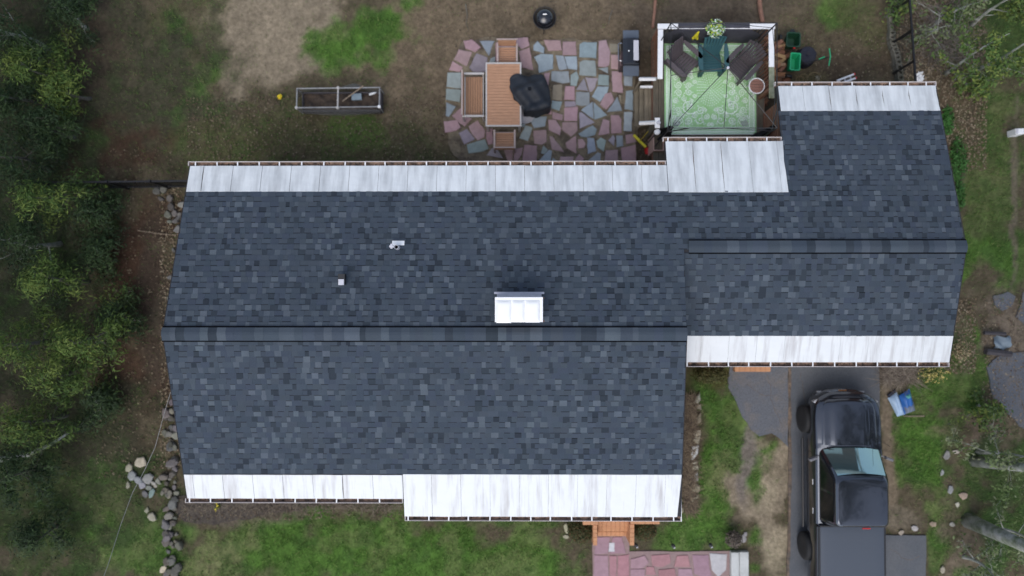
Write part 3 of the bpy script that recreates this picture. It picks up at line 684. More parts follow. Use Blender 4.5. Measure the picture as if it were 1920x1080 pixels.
def tab_geo(tb):
    w, a, b, y0, y1, t, zf, col, raised, rr = tb
    n = Vector((0, -(zf(1) - zf(0)), 1)).normalized()
    yo = y1 + (y1 - y0) * 0.02
    ym = y0 + (y1 - y0) * 0.20
    def P(x, y, h): return Vector((x, y, zf(y))) + n * h
    g = 0.0006
    th = lambda y: 0.002 + (t - 0.002) * (y - y0) / (yo - y0)
    vs = [P(a + g, y0, 0.002), P(b - g, y0, 0.002), P(b - g, ym, th(ym)), P(a + g, ym, th(ym)), P(b - g, yo, t), P(a + g, yo, t), P(b - g, yo, -0.003), P(a + g, yo, -0.003), P(a + g, y0, -0.003), P(b - g, y0, -0.003)]
    fs = [(0, 1, 2, 3), (3, 2, 4, 5), (5, 4, 6, 7), (0, 3, 5, 7, 8), (1, 9, 6, 4, 2)]
    if y1 < y0: fs = [f[::-1] for f in fs]
    # printed dark band just under some butts above, also painting in their shadow
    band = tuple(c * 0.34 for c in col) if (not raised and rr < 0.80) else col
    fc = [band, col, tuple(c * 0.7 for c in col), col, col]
    return vs, fs, fc
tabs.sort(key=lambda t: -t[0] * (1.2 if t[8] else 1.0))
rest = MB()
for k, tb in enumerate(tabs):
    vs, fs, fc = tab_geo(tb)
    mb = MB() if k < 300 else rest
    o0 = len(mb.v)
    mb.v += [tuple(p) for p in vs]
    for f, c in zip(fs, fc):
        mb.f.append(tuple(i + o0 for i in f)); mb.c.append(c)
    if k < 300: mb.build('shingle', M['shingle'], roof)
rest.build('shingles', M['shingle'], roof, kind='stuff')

# ridge caps on a raised ridge vent
def ridge(x0, x1, y, z, za, zb, hw0, hw1):
    vent = MB()
    for sgn, zf, hw in ((1, za, hw1), (-1, zb, hw0)):
        yy = y + sgn * (hw + 0.042)  # black vent flange juts past the caps to draw their shadow lines
        a, b = min(y, yy), max(y, yy)
        vent.add([(x0, y, z + 0.045), (x1, y, z + 0.045), (x1, yy, zf(yy) + 0.040), (x0, yy, zf(yy) + 0.040), (x0, yy, zf(yy) - 0.01), (x1, yy, zf(yy) - 0.01)], [(0, 1, 2, 3), (3, 2, 5, 4)])
    vent.build('ridge_vent', M['vent_black'], roof)
    x = x0 - 0.004
    while x < x1:
        e = min(x + random.choice([0.14, 0.22, 0.30, 0.30, 0.38, 0.2]), x1 + 0.004)
        r_ = random.random()
        c = jit(random.choice(SH_L[1:]) if r_ < 0.25 else (SH_D[1] if r_ < 0.45 else random.choice(SH)), 0.05)
        h = 0.052 + random.uniform(0, 0.005)
        ya, yb = y + hw1 + 0.012, y - hw0 - 0.012
        vs = []
        for xx, dh in ((x, 0.0), (e, 0.004)):
            vs += [(xx, ya, za(ya) + h - 0.008 + dh), (xx, y + 0.03, z + h + dh - 0.006), (xx, y - 0.03, z + h + dh - 0.006), (xx, yb, zb(yb) + h - 0.008 + dh), (xx, ya, za(ya) + h - 0.02 + dh), (xx, yb, zb(yb) + h - 0.02 + dh)]
        fs = [(0, 1, 7, 6), (1, 2, 8, 7), (2, 3, 9, 8), (4, 0, 6, 10), (3, 5, 11, 9), (0, 4, 5, 3, 2, 1), (6, 7, 8, 9, 11, 10)]
        mb = MB(); mb.add(vs, fs, c); mb.build('ridge_shingle', M['shingle'], roof)
        x = e
ridge(xl(0) - 0.02, XJ + 0.01, 0.0, ZR, zn, zs, 0.165, 0.135)
ridge(12.965, XW + 0.01, YW, ZWR, zn, zw, 0.12, 0.16)

# ---- white metal panels along the eaves
def panels(xs_, ytop, ybot, zf, mt, gappy=0.15, gx=0.006):
    n = Vector((0, -(zf(1) - zf(0)), 1)).normalized()
    for i in range(len(xs_) - 1):
        a, b = xs_[i], xs_[i + 1]
        (at_, ab), (bt, bb) = a, b
        big = random.random() < gappy
        g0 = gx + random.uniform(0, 0.004); g1 = g0 + (random.uniform(0.012, 0.026) if big else 0)
        sub = 5
        h0, h1 = 0.012 + random.uniform(0, 0.004), 0.016 + random.uniform(0, 0.006)
        vs = []
        for j in range(sub + 1):
            k = j / sub
            y = ytop + (ybot - ytop) * k
            wob = g1 * math.sin(math.pi * min(1, max(0, k * 1.15 - 0.1))) * (0.7 + 0.3 * math.sin(i * 5 + j * 2.1)) if big else 0
            xa, xb_ = at_ + (ab - at_) * k + g0 / 2, bt + (bb - bt) * k - g0 / 2 - wob
            buck = 0.006 * math.sin(k * 6 + i * 2)
            vs += [Vector((xa, y, zf(y))) + n * h0, Vector((xa * 0.5 + xb_ * 0.5, y, zf(y))) + n * (0.5 * (h0 + h1) + buck), Vector((xb_, y, zf(y))) + n * (h1 + (0.01 if big else 0)), Vector((xa, y, zf(y))) + n * 0.002, Vector((xb_, y, zf(y))) + n * 0.002]
        fs = []
        for j in range(sub):
            o0, o1 = j * 5, (j + 1) * 5
            fs += [(o0, o1, o1 + 1, o0 + 1), (o0 + 1, o1 + 1, o1 + 2, o0 + 2), (o0 + 3, o1 + 3, o1, o0), (o0 + 2, o1 + 2, o1 + 4, o0 + 4)]
        o1 = sub * 5
        fs += [(o1 + 3, o1 + 4, o1 + 2, o1 + 1, o1), (3, 0, 1, 2, 4)]
        if ybot < ytop: pass
        else: fs = [f[::-1] for f in fs]
        MB().add(vs, fs).build('metal_panel', mt, roof)
    # grime in the seams
    sm = MB()
    for (p, q) in xs_[1:-1]:
        vs = [Vector((p - .02, ytop, zf(ytop))) + n * 0.003, Vector((p + .02, ytop, zf(ytop))) + n * 0.003, Vector((q + .02, ybot, zf(ybot))) + n * 0.003, Vector((q - .02, ybot, zf(ybot))) + n * 0.003]
        MB().add(vs, [(0, 1, 2, 3) if ybot < ytop else (3, 2, 1, 0)]).build('seam_strip', M['seam'], roof)
def seams(first, last, u0, step_px, at_fn, v, skew=0.0):
    out = [(first, first)] if not isinstance(first, tuple) else [first]
    u = u0
    lastx = last[0] if isinstance(last, tuple) else last
    while True:
        x = at_fn(u, v)
        if x > lastx - 0.12: break
        out.append((x, x)); u += step_px
    out.append(last if isinstance(last, tuple) else (last, last))
    return out
fx = lambda z: (lambda u, v: at(u, v, z).x)
panels(seams((xl(NWY), xl(W)), X2, 383, 54.6, fx(2.9), 320), NWY, W, zn, M['white_metal_n'], 0.18)
panels(seams(X2 + 0.008, (X3, X3 + 0.0), 1299, 52.5, fx(2.75), 300), 3.595, W3, zn, M['white_metal_n'], 0.75)
panels(seams(X3 + 0.045, XW - 0.02, 1505, 49.6, fx(2.35), 180), 5.862, WT, zn, M['white_metal_n'], 0.7)
panels(seams((xl(3.7), xl(W)), X1, 364, 56, fx(2.95), 920), -3.68, -W, zs, M['white_metal_s'], 0.05, 0.004)
panels(seams(X1 + 0.008, (xr_main(-3.66), xr_main(-3.66) - 0.05), 810, 54.5, fx(2.9), 930), -3.66, -W2, zs, M['white_metal_s'], 0.05, 0.004)
panels(seams(13.04 - .2, XW + 0.015, 1313, 52, fx(2.75), 660), -0.112, YE, zw, M['white_metal_s'], 0.05, 0.004)

# ---- gutters with hanger straps
def gutter(x0, x1, y, z, out, strap0, step, ends=True):
    """out = +1 runs along the north eave, -1 along the south"""
    wd = 0.118
    yo = y + out * wd
    m = MB(); L = x1 - x0; cx = (x0 + x1) / 2
    m.box((cx, y + out * wd * 0.5, z - 0.10), (L, wd, 0.012)); m.box((cx, y + out * 0.006, z - 0.055), (L, 0.010, 0.08)); 
    gt = m.build('gutter', M['gutter_in'], house)
    m = MB(); m.box((cx, yo, z - 0.055), (L + 0.02, 0.014, 0.11), ch=0.004)
    for e in (x0, x1): m.box((e, y + out * wd * 0.5, z - 0.056), (0.016, wd - 0.02, 0.108))
    m.build('gutter_lip', M['gutter_white'], gt)
    x = strap0
    while x < x1 - 0.05:
        MB().box((x, y + out * (wd * 0.5 - 0.004), z + 0.001), (0.034, wd - 0.012, 0.006), random.uniform(-0.06, 0.06)).build('strap', M['white_trim'], gt)
        x += step * random.uniform(0.93, 1.07)
    # leaves and grit lying in the trough
    lm = MB()
    for q in range(int(L * 14)):
        xx = random.uniform(x0 + .05, x1 - .05)
        lm.box((xx, y + out * random.uniform(0.02, wd - 0.025), z - 0.09), (random.uniform(.02, .07), random.uniform(.01, .03), 0.006), random.uniform(0, 3))
    lm.build('gutter_debris', M['mulch'], gt, kind='stuff')
    return gt
gutter(xl(W) - 0.06, X2 - 0.02, W + 0.004, zn(W) - 0.012, 1, 0.18, 0.55)
gutter(X2 - 0.04, X3 - 0.02, W3 + 0.004, zn(W3) - 0.012, 1, X2 + 0.08, 0.52)
gutter(X3 - 0.02, XW + 0.01, WT + 0.004, zn(WT) - 0.012, 1, X3 + 0.42, 0.52)
gutter(xl(W) - 0.06, X1 - 0.03, -W - 0.004, zs(-W) - 0.012, -1, 0.10, 0.53)
gutter(X1 + 0.02, 12.90, -W2 - 0.004, zs(-W2) - 0.012, -1, X1 + 0.1, 0.53)
gutter(12.92, XW + 0.03, YE - 0.004, zw(YE) - 0.012, -1, 13.1, 0.54)
m = MB(); zc = zs(-W2) - 0.02                                        # the short return along the right rake
m.box((12.865, -4.33, zc - 0.05), (0.07, 1.15, 0.012)); gr = m.build('gutter', M['gutter_in'], house)
m = MB(); m.box((12.915, -4.36, zc - 0.03), (0.016, 1.20, 0.09)); m.build('gutter_lip', M['white_trim'], gr)
for yy in (-3.9, -4.1, -4.55): MB().box((12.86, yy, zc + 0.02), (0.09, 0.03, 0.006)).build('strap', M['white_trim'], gr)
# downspouts
for (x, y) in ((X2 - .1, W - .12), (13.0, YE + .12), (X1 - .15, -W + .12), (XW - .2, YE + .12)):
    MB().box((x, y, 1.25), (0.07, 0.06, 2.5), ch=0.01).build('downspout', M['white_trim'], house)

# ---- chimney
p0, p1 = at(928, 557, 4.78), at(1018, 604, 4.78)
cx, cy = (p0.x + p1.x) / 2, (p0.y + p1.y) / 2; cw, cd = p1.x - p0.x, p0.y - p1.y
ch = MB()
ch.box((cx, cy, 4.2), (cw - 0.06, cd - 0.05, 1.06)); chim = ch.build('chimney', M['brick_dark'], house)
nb = 0
for row in range(12):                                                 # brick courses
    z = 3.90 + row * 0.07
    for side in (-1, 1):
        for k in range(6):
            xx = cx - cw / 2 + 0.12 + k * (cw - 0.2) / 5 + (0.05 if row % 2 else 0) - 0.02
            MB().box((xx, cy + side * (cd / 2 - 0.018), z), (0.19, 0.02, 0.058), col=None).build('brick', M['brick_dark'], chim); nb += 1
MB().box((cx, cy, 4.755), (cw, cd, 0.05), ch=0.006).build('cap_plate', M['chim_white'], chim)
for k, (a, b, dn) in enumerate(((930.5, 958.6, -4), (960.3, 983.6, 0), (985.2, 1012.5, -1))):
    xa, xb = at(a, 580, 4.84).x, at(b, 580, 4.84).x
    yt, yb_ = at(970, 563, 4.84).y, at(970, 604.5 - dn * 0.3, 4.84).y
    def pan(u, v, xa=xa, xb=xb, yt=yt, yb_=yb_):
        e = 0.035
        su, sv = (u - .5) * 2, (v - .5) * 2
        h = 0.045 * (1 - abs(su) ** 6) * (1 - abs(sv) ** 8)
        return (xa + (xb - xa) * u, yb_ + (yt - yb_) * v, 4.782 + h)
    MB().grid(pan, 14, 14).build('flue_cover', M['chim_white'], chim, smooth=True)
fa, fb = at(926, 547, 3.95), at(1021, 557, 3.95)
yt_, yb2 = fa.y, cy + cd / 2 - 0.03
fl = MB()
fl.add([(fa.x - .0, yt_, zn(yt_) + .024), (fb.x, yt_, zn(yt_) + .024), (fb.x, yt_ - .055, zn(yt_) + .045), (fb.x - .07, yt_ - .055, zn(yt_) + .045), (fb.x - .07, yb2, zn(yb2) + .16), (fa.x + .07, yb2, zn(yb2) + .16), (fa.x + .07, yt_ - .055, zn(yt_) + .045), (fa.x, yt_ - .055, zn(yt_) + .045)],
       [(0, 1, 2, 3, 6, 7), (6, 3, 4, 5)]); fl.build('flashing', M['chim_lilac'], chim)

# ---- roof vents
v0 = at(746, 457, 3.55)
vm_ = MB(); y0 = v0.y + 0.03
n_ = Vector((0, PITCH, 1)).normalized()
def on_n(x, y, h=0.0): return Vector((x, y, zn(y))) + n_ * h
a0, a1 = at(734.5, 451.5, 3.5), at(757.5, 460, 3.5)
vm_.add([on_n(a0.x, a0.y, .03), on_n(a1.x, a0.y, .03), on_n(a1.x, a1.y, .03), on_n(a0.x, a1.y, .03), on_n(a0.x, a0.y, .015), on_n(a1.x, a0.y, .015), on_n(a1.x, a1.y, .015), on_n(a0.x, a1.y, .015)],
        [(3, 2, 1, 0), (0, 1, 5, 4), (1, 2, 6, 5), (2, 3, 7, 6), (3, 0, 4, 7)])
pv = vm_.build('vent_boot', M['white_plastic'], house)
pc = at(744, 463.5, 3.62)
t = MB(); t.lathe([(0.056, -0.2), (0.056, 0.16), (0.047, 0.16), (0.047, -0.1)], 18, (pc.x, pc.y, 3.55)); t.build('vent_pipe', M['vent_grey'], pv, smooth=False)
t = MB(); t.lathe([(0.045, 0.0), (0.0, 0.0)], 18, (pc.x, pc.y, 3.58)); t.build('pipe_bore', M['black'], pv)
t = MB(); t.tube([(pc.x - .05, pc.y + .015, 3.69), (pc.x - .17, pc.y + .02, 3.66)], 0.03, 10); t.box((pc.x - .12, pc.y + .02, 3.68), (0.05, 0.12, 0.05)); t.build('pipe_fitting', M['vent_grey'], pv)
g0, g1 = at(634.5, 523.5, 3.95), at(645, 534.5, 3.95)
t = MB(); t.box(((g0.x + g1.x) / 2, (g0.y + g1.y) / 2 + 0.07, 3.86), (0.165, 0.26, 0.17)); rv = t.build('roof_vent', M['black'], house)
MB().box(((g0.x + g1.x) / 2, (g0.y + g1.y) / 2, 3.955), (g1.x - g0.x, g0.y - g1.y, 0.02), ch=.005).build('vent_cap', M['vent_grey'], rv)

# door step under the wing, front entry of orange brick
d0, d1 = at(1378, 684, 0.2), at(1445, 697, 0.2)
ds = thing('door_step', 'orange brick door step under the wing eave beside the asphalt lobe', 'step', ((d0.x + d1.x) / 2, d1.y + 0.3, 0))
for k in range(7):
    MB().box((-(d1.x - d0.x) / 2 + (k + .5) * (d1.x - d0.x) / 7, 0, 0.09), ((d1.x - d0.x) / 7 - 0.004, 0.6, 0.22), ch=0.006).build('brick', M['brick_orange'], ds)
es = thing('entry_steps', 'orange brick front steps with two L-shaped cheek walls at the pink walk', 'steps', at(1152, 990))
ec = Vector(es.location)
def ebox(u0, v0, u1, v1, z, zb, nx_=1, ny_=1, name='brick', mt='brick_orange', ch=.006):
    a, b = at(u0, v0, z), at(u1, v1, z)
    dx, dy = (b.x - a.x) / nx_, (a.y - b.y) / ny_
    for i in range(nx_):
        for j in range(ny_):
            MB().box((a.x + dx * (i + .5) - ec.x, a.y - dy * (j + .5) - ec.y, (z + zb) / 2), (abs(dx) - .004, abs(dy) - .004, z - zb), ch=ch).build(name, M[mt], es)
zz = 1.0
for k, (va, vb, z) in enumerate(((962, 976, 0.80), (975, 987.5, 0.60), (987, 997, 0.42), (997, 1005.5, 0.22))):
    ebox(1121, va, 1179, vb, z, -0.05, 7, 1, 'step_brick')
ebox(1093, 973.5, 1121.5, 984.5, 1.02, -0.05, 2, 1, 'wall_cap'); ebox(1112, 984.7, 1120, 1023, 0.9, -0.05, 1, 5, 'wall_cap')
ebox(1182, 972, 1237, 983, 1.02, -0.05, 4, 1, 'wall_cap'); ebox(1181, 983.2, 1189.5, 1023, 0.9, -0.05, 1, 5, 'wall_cap')

# ================================================================== DECK
DZ = 0.75
RZ_ = 1.70
dl = at(1238, 100, RZ_).x - .02; dr_ = max(at(1433, 150, DZ).x, at(1446, 100, RZ_).x + .02); dt = at(1340, 49.5, RZ_).y + .03; db = W3 - 0.15
deck = thing('deck', 'wooden back deck with white railings between the patio and the wing', 'deck', ((dl + dr_) / 2, (dt + db) / 2, 0))
dc = Vector(deck.location); LX, LY = dr_ - dl, dt - db
npl = 20
for k in range(npl):
    w = LX / npl
    MB().box((-LX / 2 + (k + .5) * w, 0, DZ - 0.02), (w - 0.008, LY, 0.04), ch=0.004).build('plank', M['deckwood'], deck)
ex0, ex1, ey1 = dr_, X3 + 0.12, at(1450, 186, DZ).y                  # reddish boards beside the wing wall
for k in range(6):
    w = (ex1 - ex0) / 6
    MB().box((ex0 + (k + .5) * w - dc.x, (ey1 + db) / 2 - dc.y, DZ - 0.025), (w - .008, ey1 - db, 0.04), ch=.004).build('plank', M['redwood'], deck)
sk = MB()
for (x, y, sx, sy) in ((0, LY / 2 - .02, LX, .04), (-LX / 2 + .02, 0, .04, LY - .1), (LX / 2 - .02, 0, .04, LY - .1)): sk.box((x, y, DZ - .14), (sx, sy, .18))
sk.build('rim_joist', M['redwood'], deck)
for x in (-LX / 2 + .08, 0, LX / 2 - .08):
    for y in (LY / 2 - .08, -LY / 2 + .1): MB().box((x, y, 0.3), (.1, .1, .7)).build('post', M['deckwood'], deck)
RZ_ = 1.70
tl, tr = at(1238, 50, RZ_), at(1446, 50, RZ_)
def rail(u0, v0, u1, v1, name='top_rail', wd=0.145, mt='white_trim', z=RZ_):
    a, b = at(u0, v0, z), at(u1, v1, z)
    d = b - a
    MB().box((a + d / 2 - dc) * 1.0, (d.length, wd, 0.04), math.atan2(d.y, d.x), ch=.005).build(name, M[mt], deck)
    return a, b
rail(1233, 49.5, 1453, 49.5)
rail(1238.5, 55.5, 1237.5, 148)
rail(1446, 55.5, 1446.5, 126)
M['mossy'] = mat('mossy_rail_wood', (0.30, 0.31, 0.24), 0.9, 0.3, 6, 0.3, col2=(0.17, 0.19, 0.11), mix_scale=4)
rail(1446.5, 126.3, 1447, 184, mt='mossy')
bx0, bx1, by1 = at(1238, 100, RZ_).x, at(1446, 100, RZ_).x, dt - .03
for k in range(24):
    x = bx0 + (bx1 - bx0) * (k + .5) / 24
    MB().box((x - dc.x, by1 - dc.y, (DZ + RZ_) / 2), (.035, .035, RZ_ - DZ - .04)).build('baluster', M['timber'], deck)
ly0 = at(1240, 150, DZ).y; ry0 = at(1440, 184, DZ).y
for k in range(12):
    MB().box((bx0 - dc.x, by1 + (ly0 - by1) * (k + .5) / 12 - dc.y, (DZ + RZ_) / 2), (.035, .035, RZ_ - DZ - .04)).build('baluster', M['redwood'], deck)
for k in range(15):
    MB().box((bx1 - dc.x, by1 + (ry0 - by1) * (k + .5) / 15 - dc.y, (DZ + RZ_) / 2), (.03, .03, RZ_ - DZ - .04)).build('baluster', M['redwood'], deck)
for (x, y) in ((bx0, by1), (bx1, by1), (bx0, ly0 + .03), (bx1, ry0)): MB().box((x - dc.x, y - dc.y, (DZ + RZ_) / 2), (.09, .09, RZ_ - DZ - .03)).build('rail_post', M['redwood'], deck)
# steps down to the patio, on the left
sy0, sy1 = at(1215, 232, .5).y, at(1215, 158, .5).y
for k, (u0, u1, z) in enumerate(((1224.5, 1239, 0.70), (1208, 1224, 0.50), (1198.5, 1207.5, 0.32), (1189.5, 1198, 0.16))):
    a, b = at(u0, 190, z), at(u1, 190, z)
    nb_ = 2 if k < 2 else 1
    for q in range(nb_):
        w = (b.x - a.x) / nb_
        MB().box((a.x + w * (q + .5) - dc.x, (sy0 + sy1) / 2 - dc.y, z - .02), (w - .006, sy1 - sy0, .04), ch=.004).build('tread', M['stepwood'], deck)
for y in (sy0, sy1):
    a = at(1190, 190, .1); b = at(1239, 190, .7)
    MB().add([(a.x - dc.x, y - .02 - dc.y, 0), (b.x - dc.x, y - .02 - dc.y, 0), (b.x - dc.x, y - .02 - dc.y, .66), (a.x - dc.x, y - .02 - dc.y, .1), (a.x - dc.x, y + .02 - dc.y, 0), (b.x - dc.x, y + .02 - dc.y, 0), (b.x - dc.x, y + .02 - dc.y, .66), (a.x - dc.x, y + .02 - dc.y, .1)],
             [(0, 1, 2, 3), (7, 6, 5, 4), (0, 3, 7, 4), (3, 2, 6, 7), (2, 1, 5, 6)]).build('stringer', M['stepwood'], deck)
for (v, z) in ((150, 1.55), (229.5, 1.5)):
    a, b = at(1199, v - 2 if v < 200 else v + 1.5, z - .25), at(1230, v + (0 if v > 200 else -2), z + .02)
    MB().tube([a - dc, b - dc], 0.055, 4).build('handrail', M['white_trim'], deck)
    MB().tube([(a.x - dc.x + .05, a.y - dc.y, 0), (a.x - dc.x + .05, a.y - dc.y, a.z)], 0.04, 4).build('rail_post', M['stepwood'], deck)
a = at(1215, 158, 1.1); MB().box((a.x - dc.x, a.y - dc.y, .85), (.36, .06, .05)).build('lower_rail', M['white_trim'], deck)
a = at(1233, 230, 1.62); MB().box((a.x - dc.x, a.y - dc.y, .85), (.11, .24, 1.42)).build('newel_post', M['deckwood'], deck)
MB().box((a.x - dc.x, a.y - dc.y, 1.585), (.14, .29, .05), ch=.01).build('newel_cap', M['white_trim'], deck)
MB().lathe([(0, 0.03), (0.04, 0.03), (0.06, 0.0), (0.045, -0.02)][::-1], 16, (a.x - dc.x + .03, a.y - dc.y, 1.62)).build('post_cap', M['vent_grey'], deck)
a = at(1232.5, 247, 1.4); MB().lathe([(0.025, -1.3), (0.025, -.05)], 12, (a.x - dc.x, a.y - dc.y, 1.4)).build('standpipe', M['timber'], deck)
MB().lathe([(.025, -.05), (.085, -.05), (.085, 0.0), (.05, .03), (0, .035)], 16, (a.x - dc.x, a.y - dc.y, 1.4)).build('standpipe_cap', M['white_plastic'], deck)

# ---- rug with its white print
ra, rb_ = at(1241.5, 82, DZ), at(1416.5, 252, DZ)
RX, RY = at(1418, 252, DZ).x - at(1246, 252, DZ).x, ra.y - rb_.y
rug = thing('rug', 'pale green outdoor rug with white scrolling pattern on the deck', 'rug', ((at(1246, 252, DZ).x + at(1418, 252, DZ).x) / 2, (ra.y + rb_.y) / 2, DZ))
MB().box((0, 0, 0.006), (RX, RY, 0.010)).build('rug_cloth', M['rug'], rug)
pm = MB(); PZ = 0.0125
def ribbon(pts, w, taper=False):
    n = len(pts); vs = []
    for i, p in enumerate(pts):
        p = Vector(p); t = Vector(pts[min(i + 1, n - 1)]) - Vector(pts[max(i - 1, 0)])
        t = t.normalized() if t.length else Vector((1, 0)); q = Vector((-t.y, t.x))
        k = 1.4 * w * (math.sin(math.pi * (i + .15) / (n - .7)) if taper else 1) / 2
        for s in (-1, 1):
            r = p + q * k * s
            vs.append((r.x, r.y, PZ))
    pm.add(vs, [(2 * i, 2 * i + 2, 2 * i + 3, 2 * i + 1) for i in range(n - 1)])
def mirror4(fn):
    for sx in (-1, 1):
        for sy in (-1, 1): fn(sx, sy)
def spiral(cx, cy, r, turns, w, a0=0, dirn=1):
    def f(sx, sy):
        pts = []
        for k in range(26):
            t = k / 25; a = a0 + dirn * t * turns * 2 * math.pi; rr = r * (0.12 + 0.88 * t)
            pts.append((sx * (cx + rr * math.cos(a)), sy * (cy + rr * math.sin(a))))
        ribbon(pts, w)
    mirror4(f)
def petal(cx, cy, l, w, a, m4=True):
    def f(sx, sy):
        p = [(-l / 2, 0), (-l * .15, w / 2), (l / 2, 0), (-l * .15, -w / 2)]
        c_, s_ = math.cos(a), math.sin(a)
        vs = [(sx * (cx + x * c_ - y * s_), sy * (cy + x * s_ + y * c_), PZ) for x, y in p]
        pm.add(vs, [(0, 1, 2, 3)])
    if m4: mirror4(f)
    else: f(1, 1)
hx, hy = RX / 2, RY / 2
pm.add([(-hx, -hy, PZ), (hx, -hy, PZ), (hx, -hy + .022, PZ), (-hx, -hy + .022, PZ)], [(0, 1, 2, 3)])
for off, w in ((.07, .02), (.20, .016)):
    for s in (-1, 1):
        ribbon([(-hx + off, s * (hy - off)), (hx - off, s * (hy - off))], w)
        ribbon([(s * (hx - off), -hy + off), (s * (hx - off), hy - off)], w)
k = -hx + .1
while k < hx - .08:                                                   # woven border dashes
    for s in (-1, 1):
        petal(k, s * (hy - .115), .05, .024, .8, False); petal(k, s * (hy - .155), .05, .024, -.8, False)
    k += .042
k = -hy + .1
while k < hy - .08:
    for s in (-1, 1):
        petal(s * (hx - .115), k, .05, .024, .8, False); petal(s * (hx - .155), k, .05, .024, -.8, False)
    k += .042
for ring_ in range(7):                                                # scale medallion
    ra_, rbb = .045 + ring_ * .055, .06 + ring_ * .073
    n = 5 + ring_ * 5
    for q in range(n):
        a_ = 2 * math.pi * (q + .5 * (ring_ % 2)) / n
        petal(ra_ * math.cos(a_), rbb * math.sin(a_), .050, .023, a_, False)
for (cx_, cy_, r, tn, w, a0, dr) in ((.62, .50, .26, 1.0, .016, 2.4, 1), (.62, .50, .10, 1.6, .013, 0, 1), (.55, .38, .07, 1.6, .012, 1, -1), (.30, .62, .12, 1.5, .014, 3.5, -1), (.12, .82, .09, 1.7, .014, 0, 1),
        (.30, .92, .13, 1.2, .014, 1.0, -1), (.62, .95, .12, 1.7, .014, 3, 1), (.93, .92, .13, 1.8, .014, 0, -1), (.95, .62, .11, 1.8, .013, 4, 1), (1.02, .36, .09, 1.7, .013, 1, -1), (.93, .12, .11, 1.7, .013, 2, 1),
        (.62, .10, .10, 1.7, .013, 3, -1), (.46, .20, .07, 1.6, .012, 0, 1), (.17, .62, .06, 1.5, .011, 2, 1), (.78, .28, .08, 1.6, .012, 0, 1), (.46, .78, .08, 1.6, .012, 5, 1), (.80, .76, .07, 1.5, .012, 2, -1), (.06, 1.05, .06, 1.6, .012, 1, 1), (1.0, 1.05, .07, 1.6, .013, 1, 1)):
    spiral(cx_, cy_, r, tn, w, a0, dr)
for q in range(130):
    x, y = random.uniform(.1, hx - .23), random.uniform(.1, hy - .23)
    if (x / .42) ** 2 + (y / .56) ** 2 < 1: continue
    petal(x, y, random.uniform(.035, .06), random.uniform(.016, .028), random.uniform(0, 3.1))
for q in range(150):                                                  # denser corner sprays
    x, y = hx - .23 - abs(random.gauss(0, .16)), hy - .23 - abs(random.gauss(0, .2))
    petal(x, y, random.uniform(.035, .06), random.uniform(.016, .026), random.uniform(0, 3.1))
for q in range(9):                                                    # white plumes
    t = q / 8
    petal(.72 + .05 * math.sin(t * 6), .05 + .62 * t, .05, .032, .6 + t); petal(.22 + .03 * math.sin(t * 5), .70 + .35 * t, .045, .028, 2.2 - t)
pm.build('rug_print', M['rug_w'], rug, kind='stuff')

# ---- garden chairs on the deck
def lounge_chair(u, v, rz, mt, label, z=DZ):
    c = at(u, v, z + .3)
    t = thing('adirondack_chair', label, 'chair', (c.x, c.y, z + .012), rz, 'slatted lounge chairs on the deck')
    m = M[mt]
    for k in range(6):                                                # seat slats, dropping to the back
        y = -.40 + k * .088; zz = .37 - k * .026
        MB().box((0, y, zz), (.50, .080, .022), rot=Matrix.Rotation(-.29, 3, 'X'), ch=.004).build('seat_slat', m, t)
    for k in range(7):                                                # fanned back slats
        x = (k - 3) * .074; h = .80 - abs(k - 3) * .035
        a = Vector((x * .92, .10, .22)); b = Vector((x * 1.25, .10 + h * .40, .22 + h * .90))
        d = (b - a); mid = (a + b) / 2
        ax = Vector((1, 0, 0)); az = d.normalized(); ax = (ax - az * ax.dot(az)).normalized(); ay = az.cross(ax)
        R = Matrix((ax, ay, az)).transposed()
        MB().box(mid, (.070, .022, d.length), rot=R).build('back_slat', m, t)
    for (yy, zz, w) in ((.19, .40, .54), (.36, .78, .62)): MB().box((0, yy + .03, zz), (w, .03, .06)).build('back_rail', m, t)
    for s in (-1, 1):
        p = [(s * .30, -.40), (s * .30, .12), (s * .325, .30), (s * .40, .30), (s * .44, .05), (s * .44, -.30), (s * .41, -.42), (s * .33, -.43)]
        MB().prism(p, .535, .560, .006).build('armrest', m, t)
        MB().box((s * .315, -.42, .27), (.035, .11, .53)).build('leg', m, t)
        a, b = Vector((s * .265, -.52, .30)), Vector((s * .265, .52, .02))
        MB().add([(s * .265 + q * .018, y, zz) for q in (-1, 1) for (y, zz) in ((-.46, .40), (-.50, .10), (-.44, .02), (.50, .0), (.52, .05), (-.1, .30))],
                 [(0, 1, 2, 3, 4, 5), (11, 10, 9, 8, 7, 6)] + [(i, i + 6, (i + 1) % 6 + 6, (i + 1) % 6) for i in range(6)]).build('leg', m, t)
    return t
lounge_chair(1276, 113, math.radians(47), 'chair_brown', 'brown-grey slatted lounge chair by the left deck railing')
lounge_chair(1333, 108, math.radians(2), 'chair_teal', 'dark teal slatted lounge chair in the middle of the deck')
lounge_chair(1393, 119, math.radians(-43), 'chair_dark', 'dark umber slatted lounge chair beside the round side table')
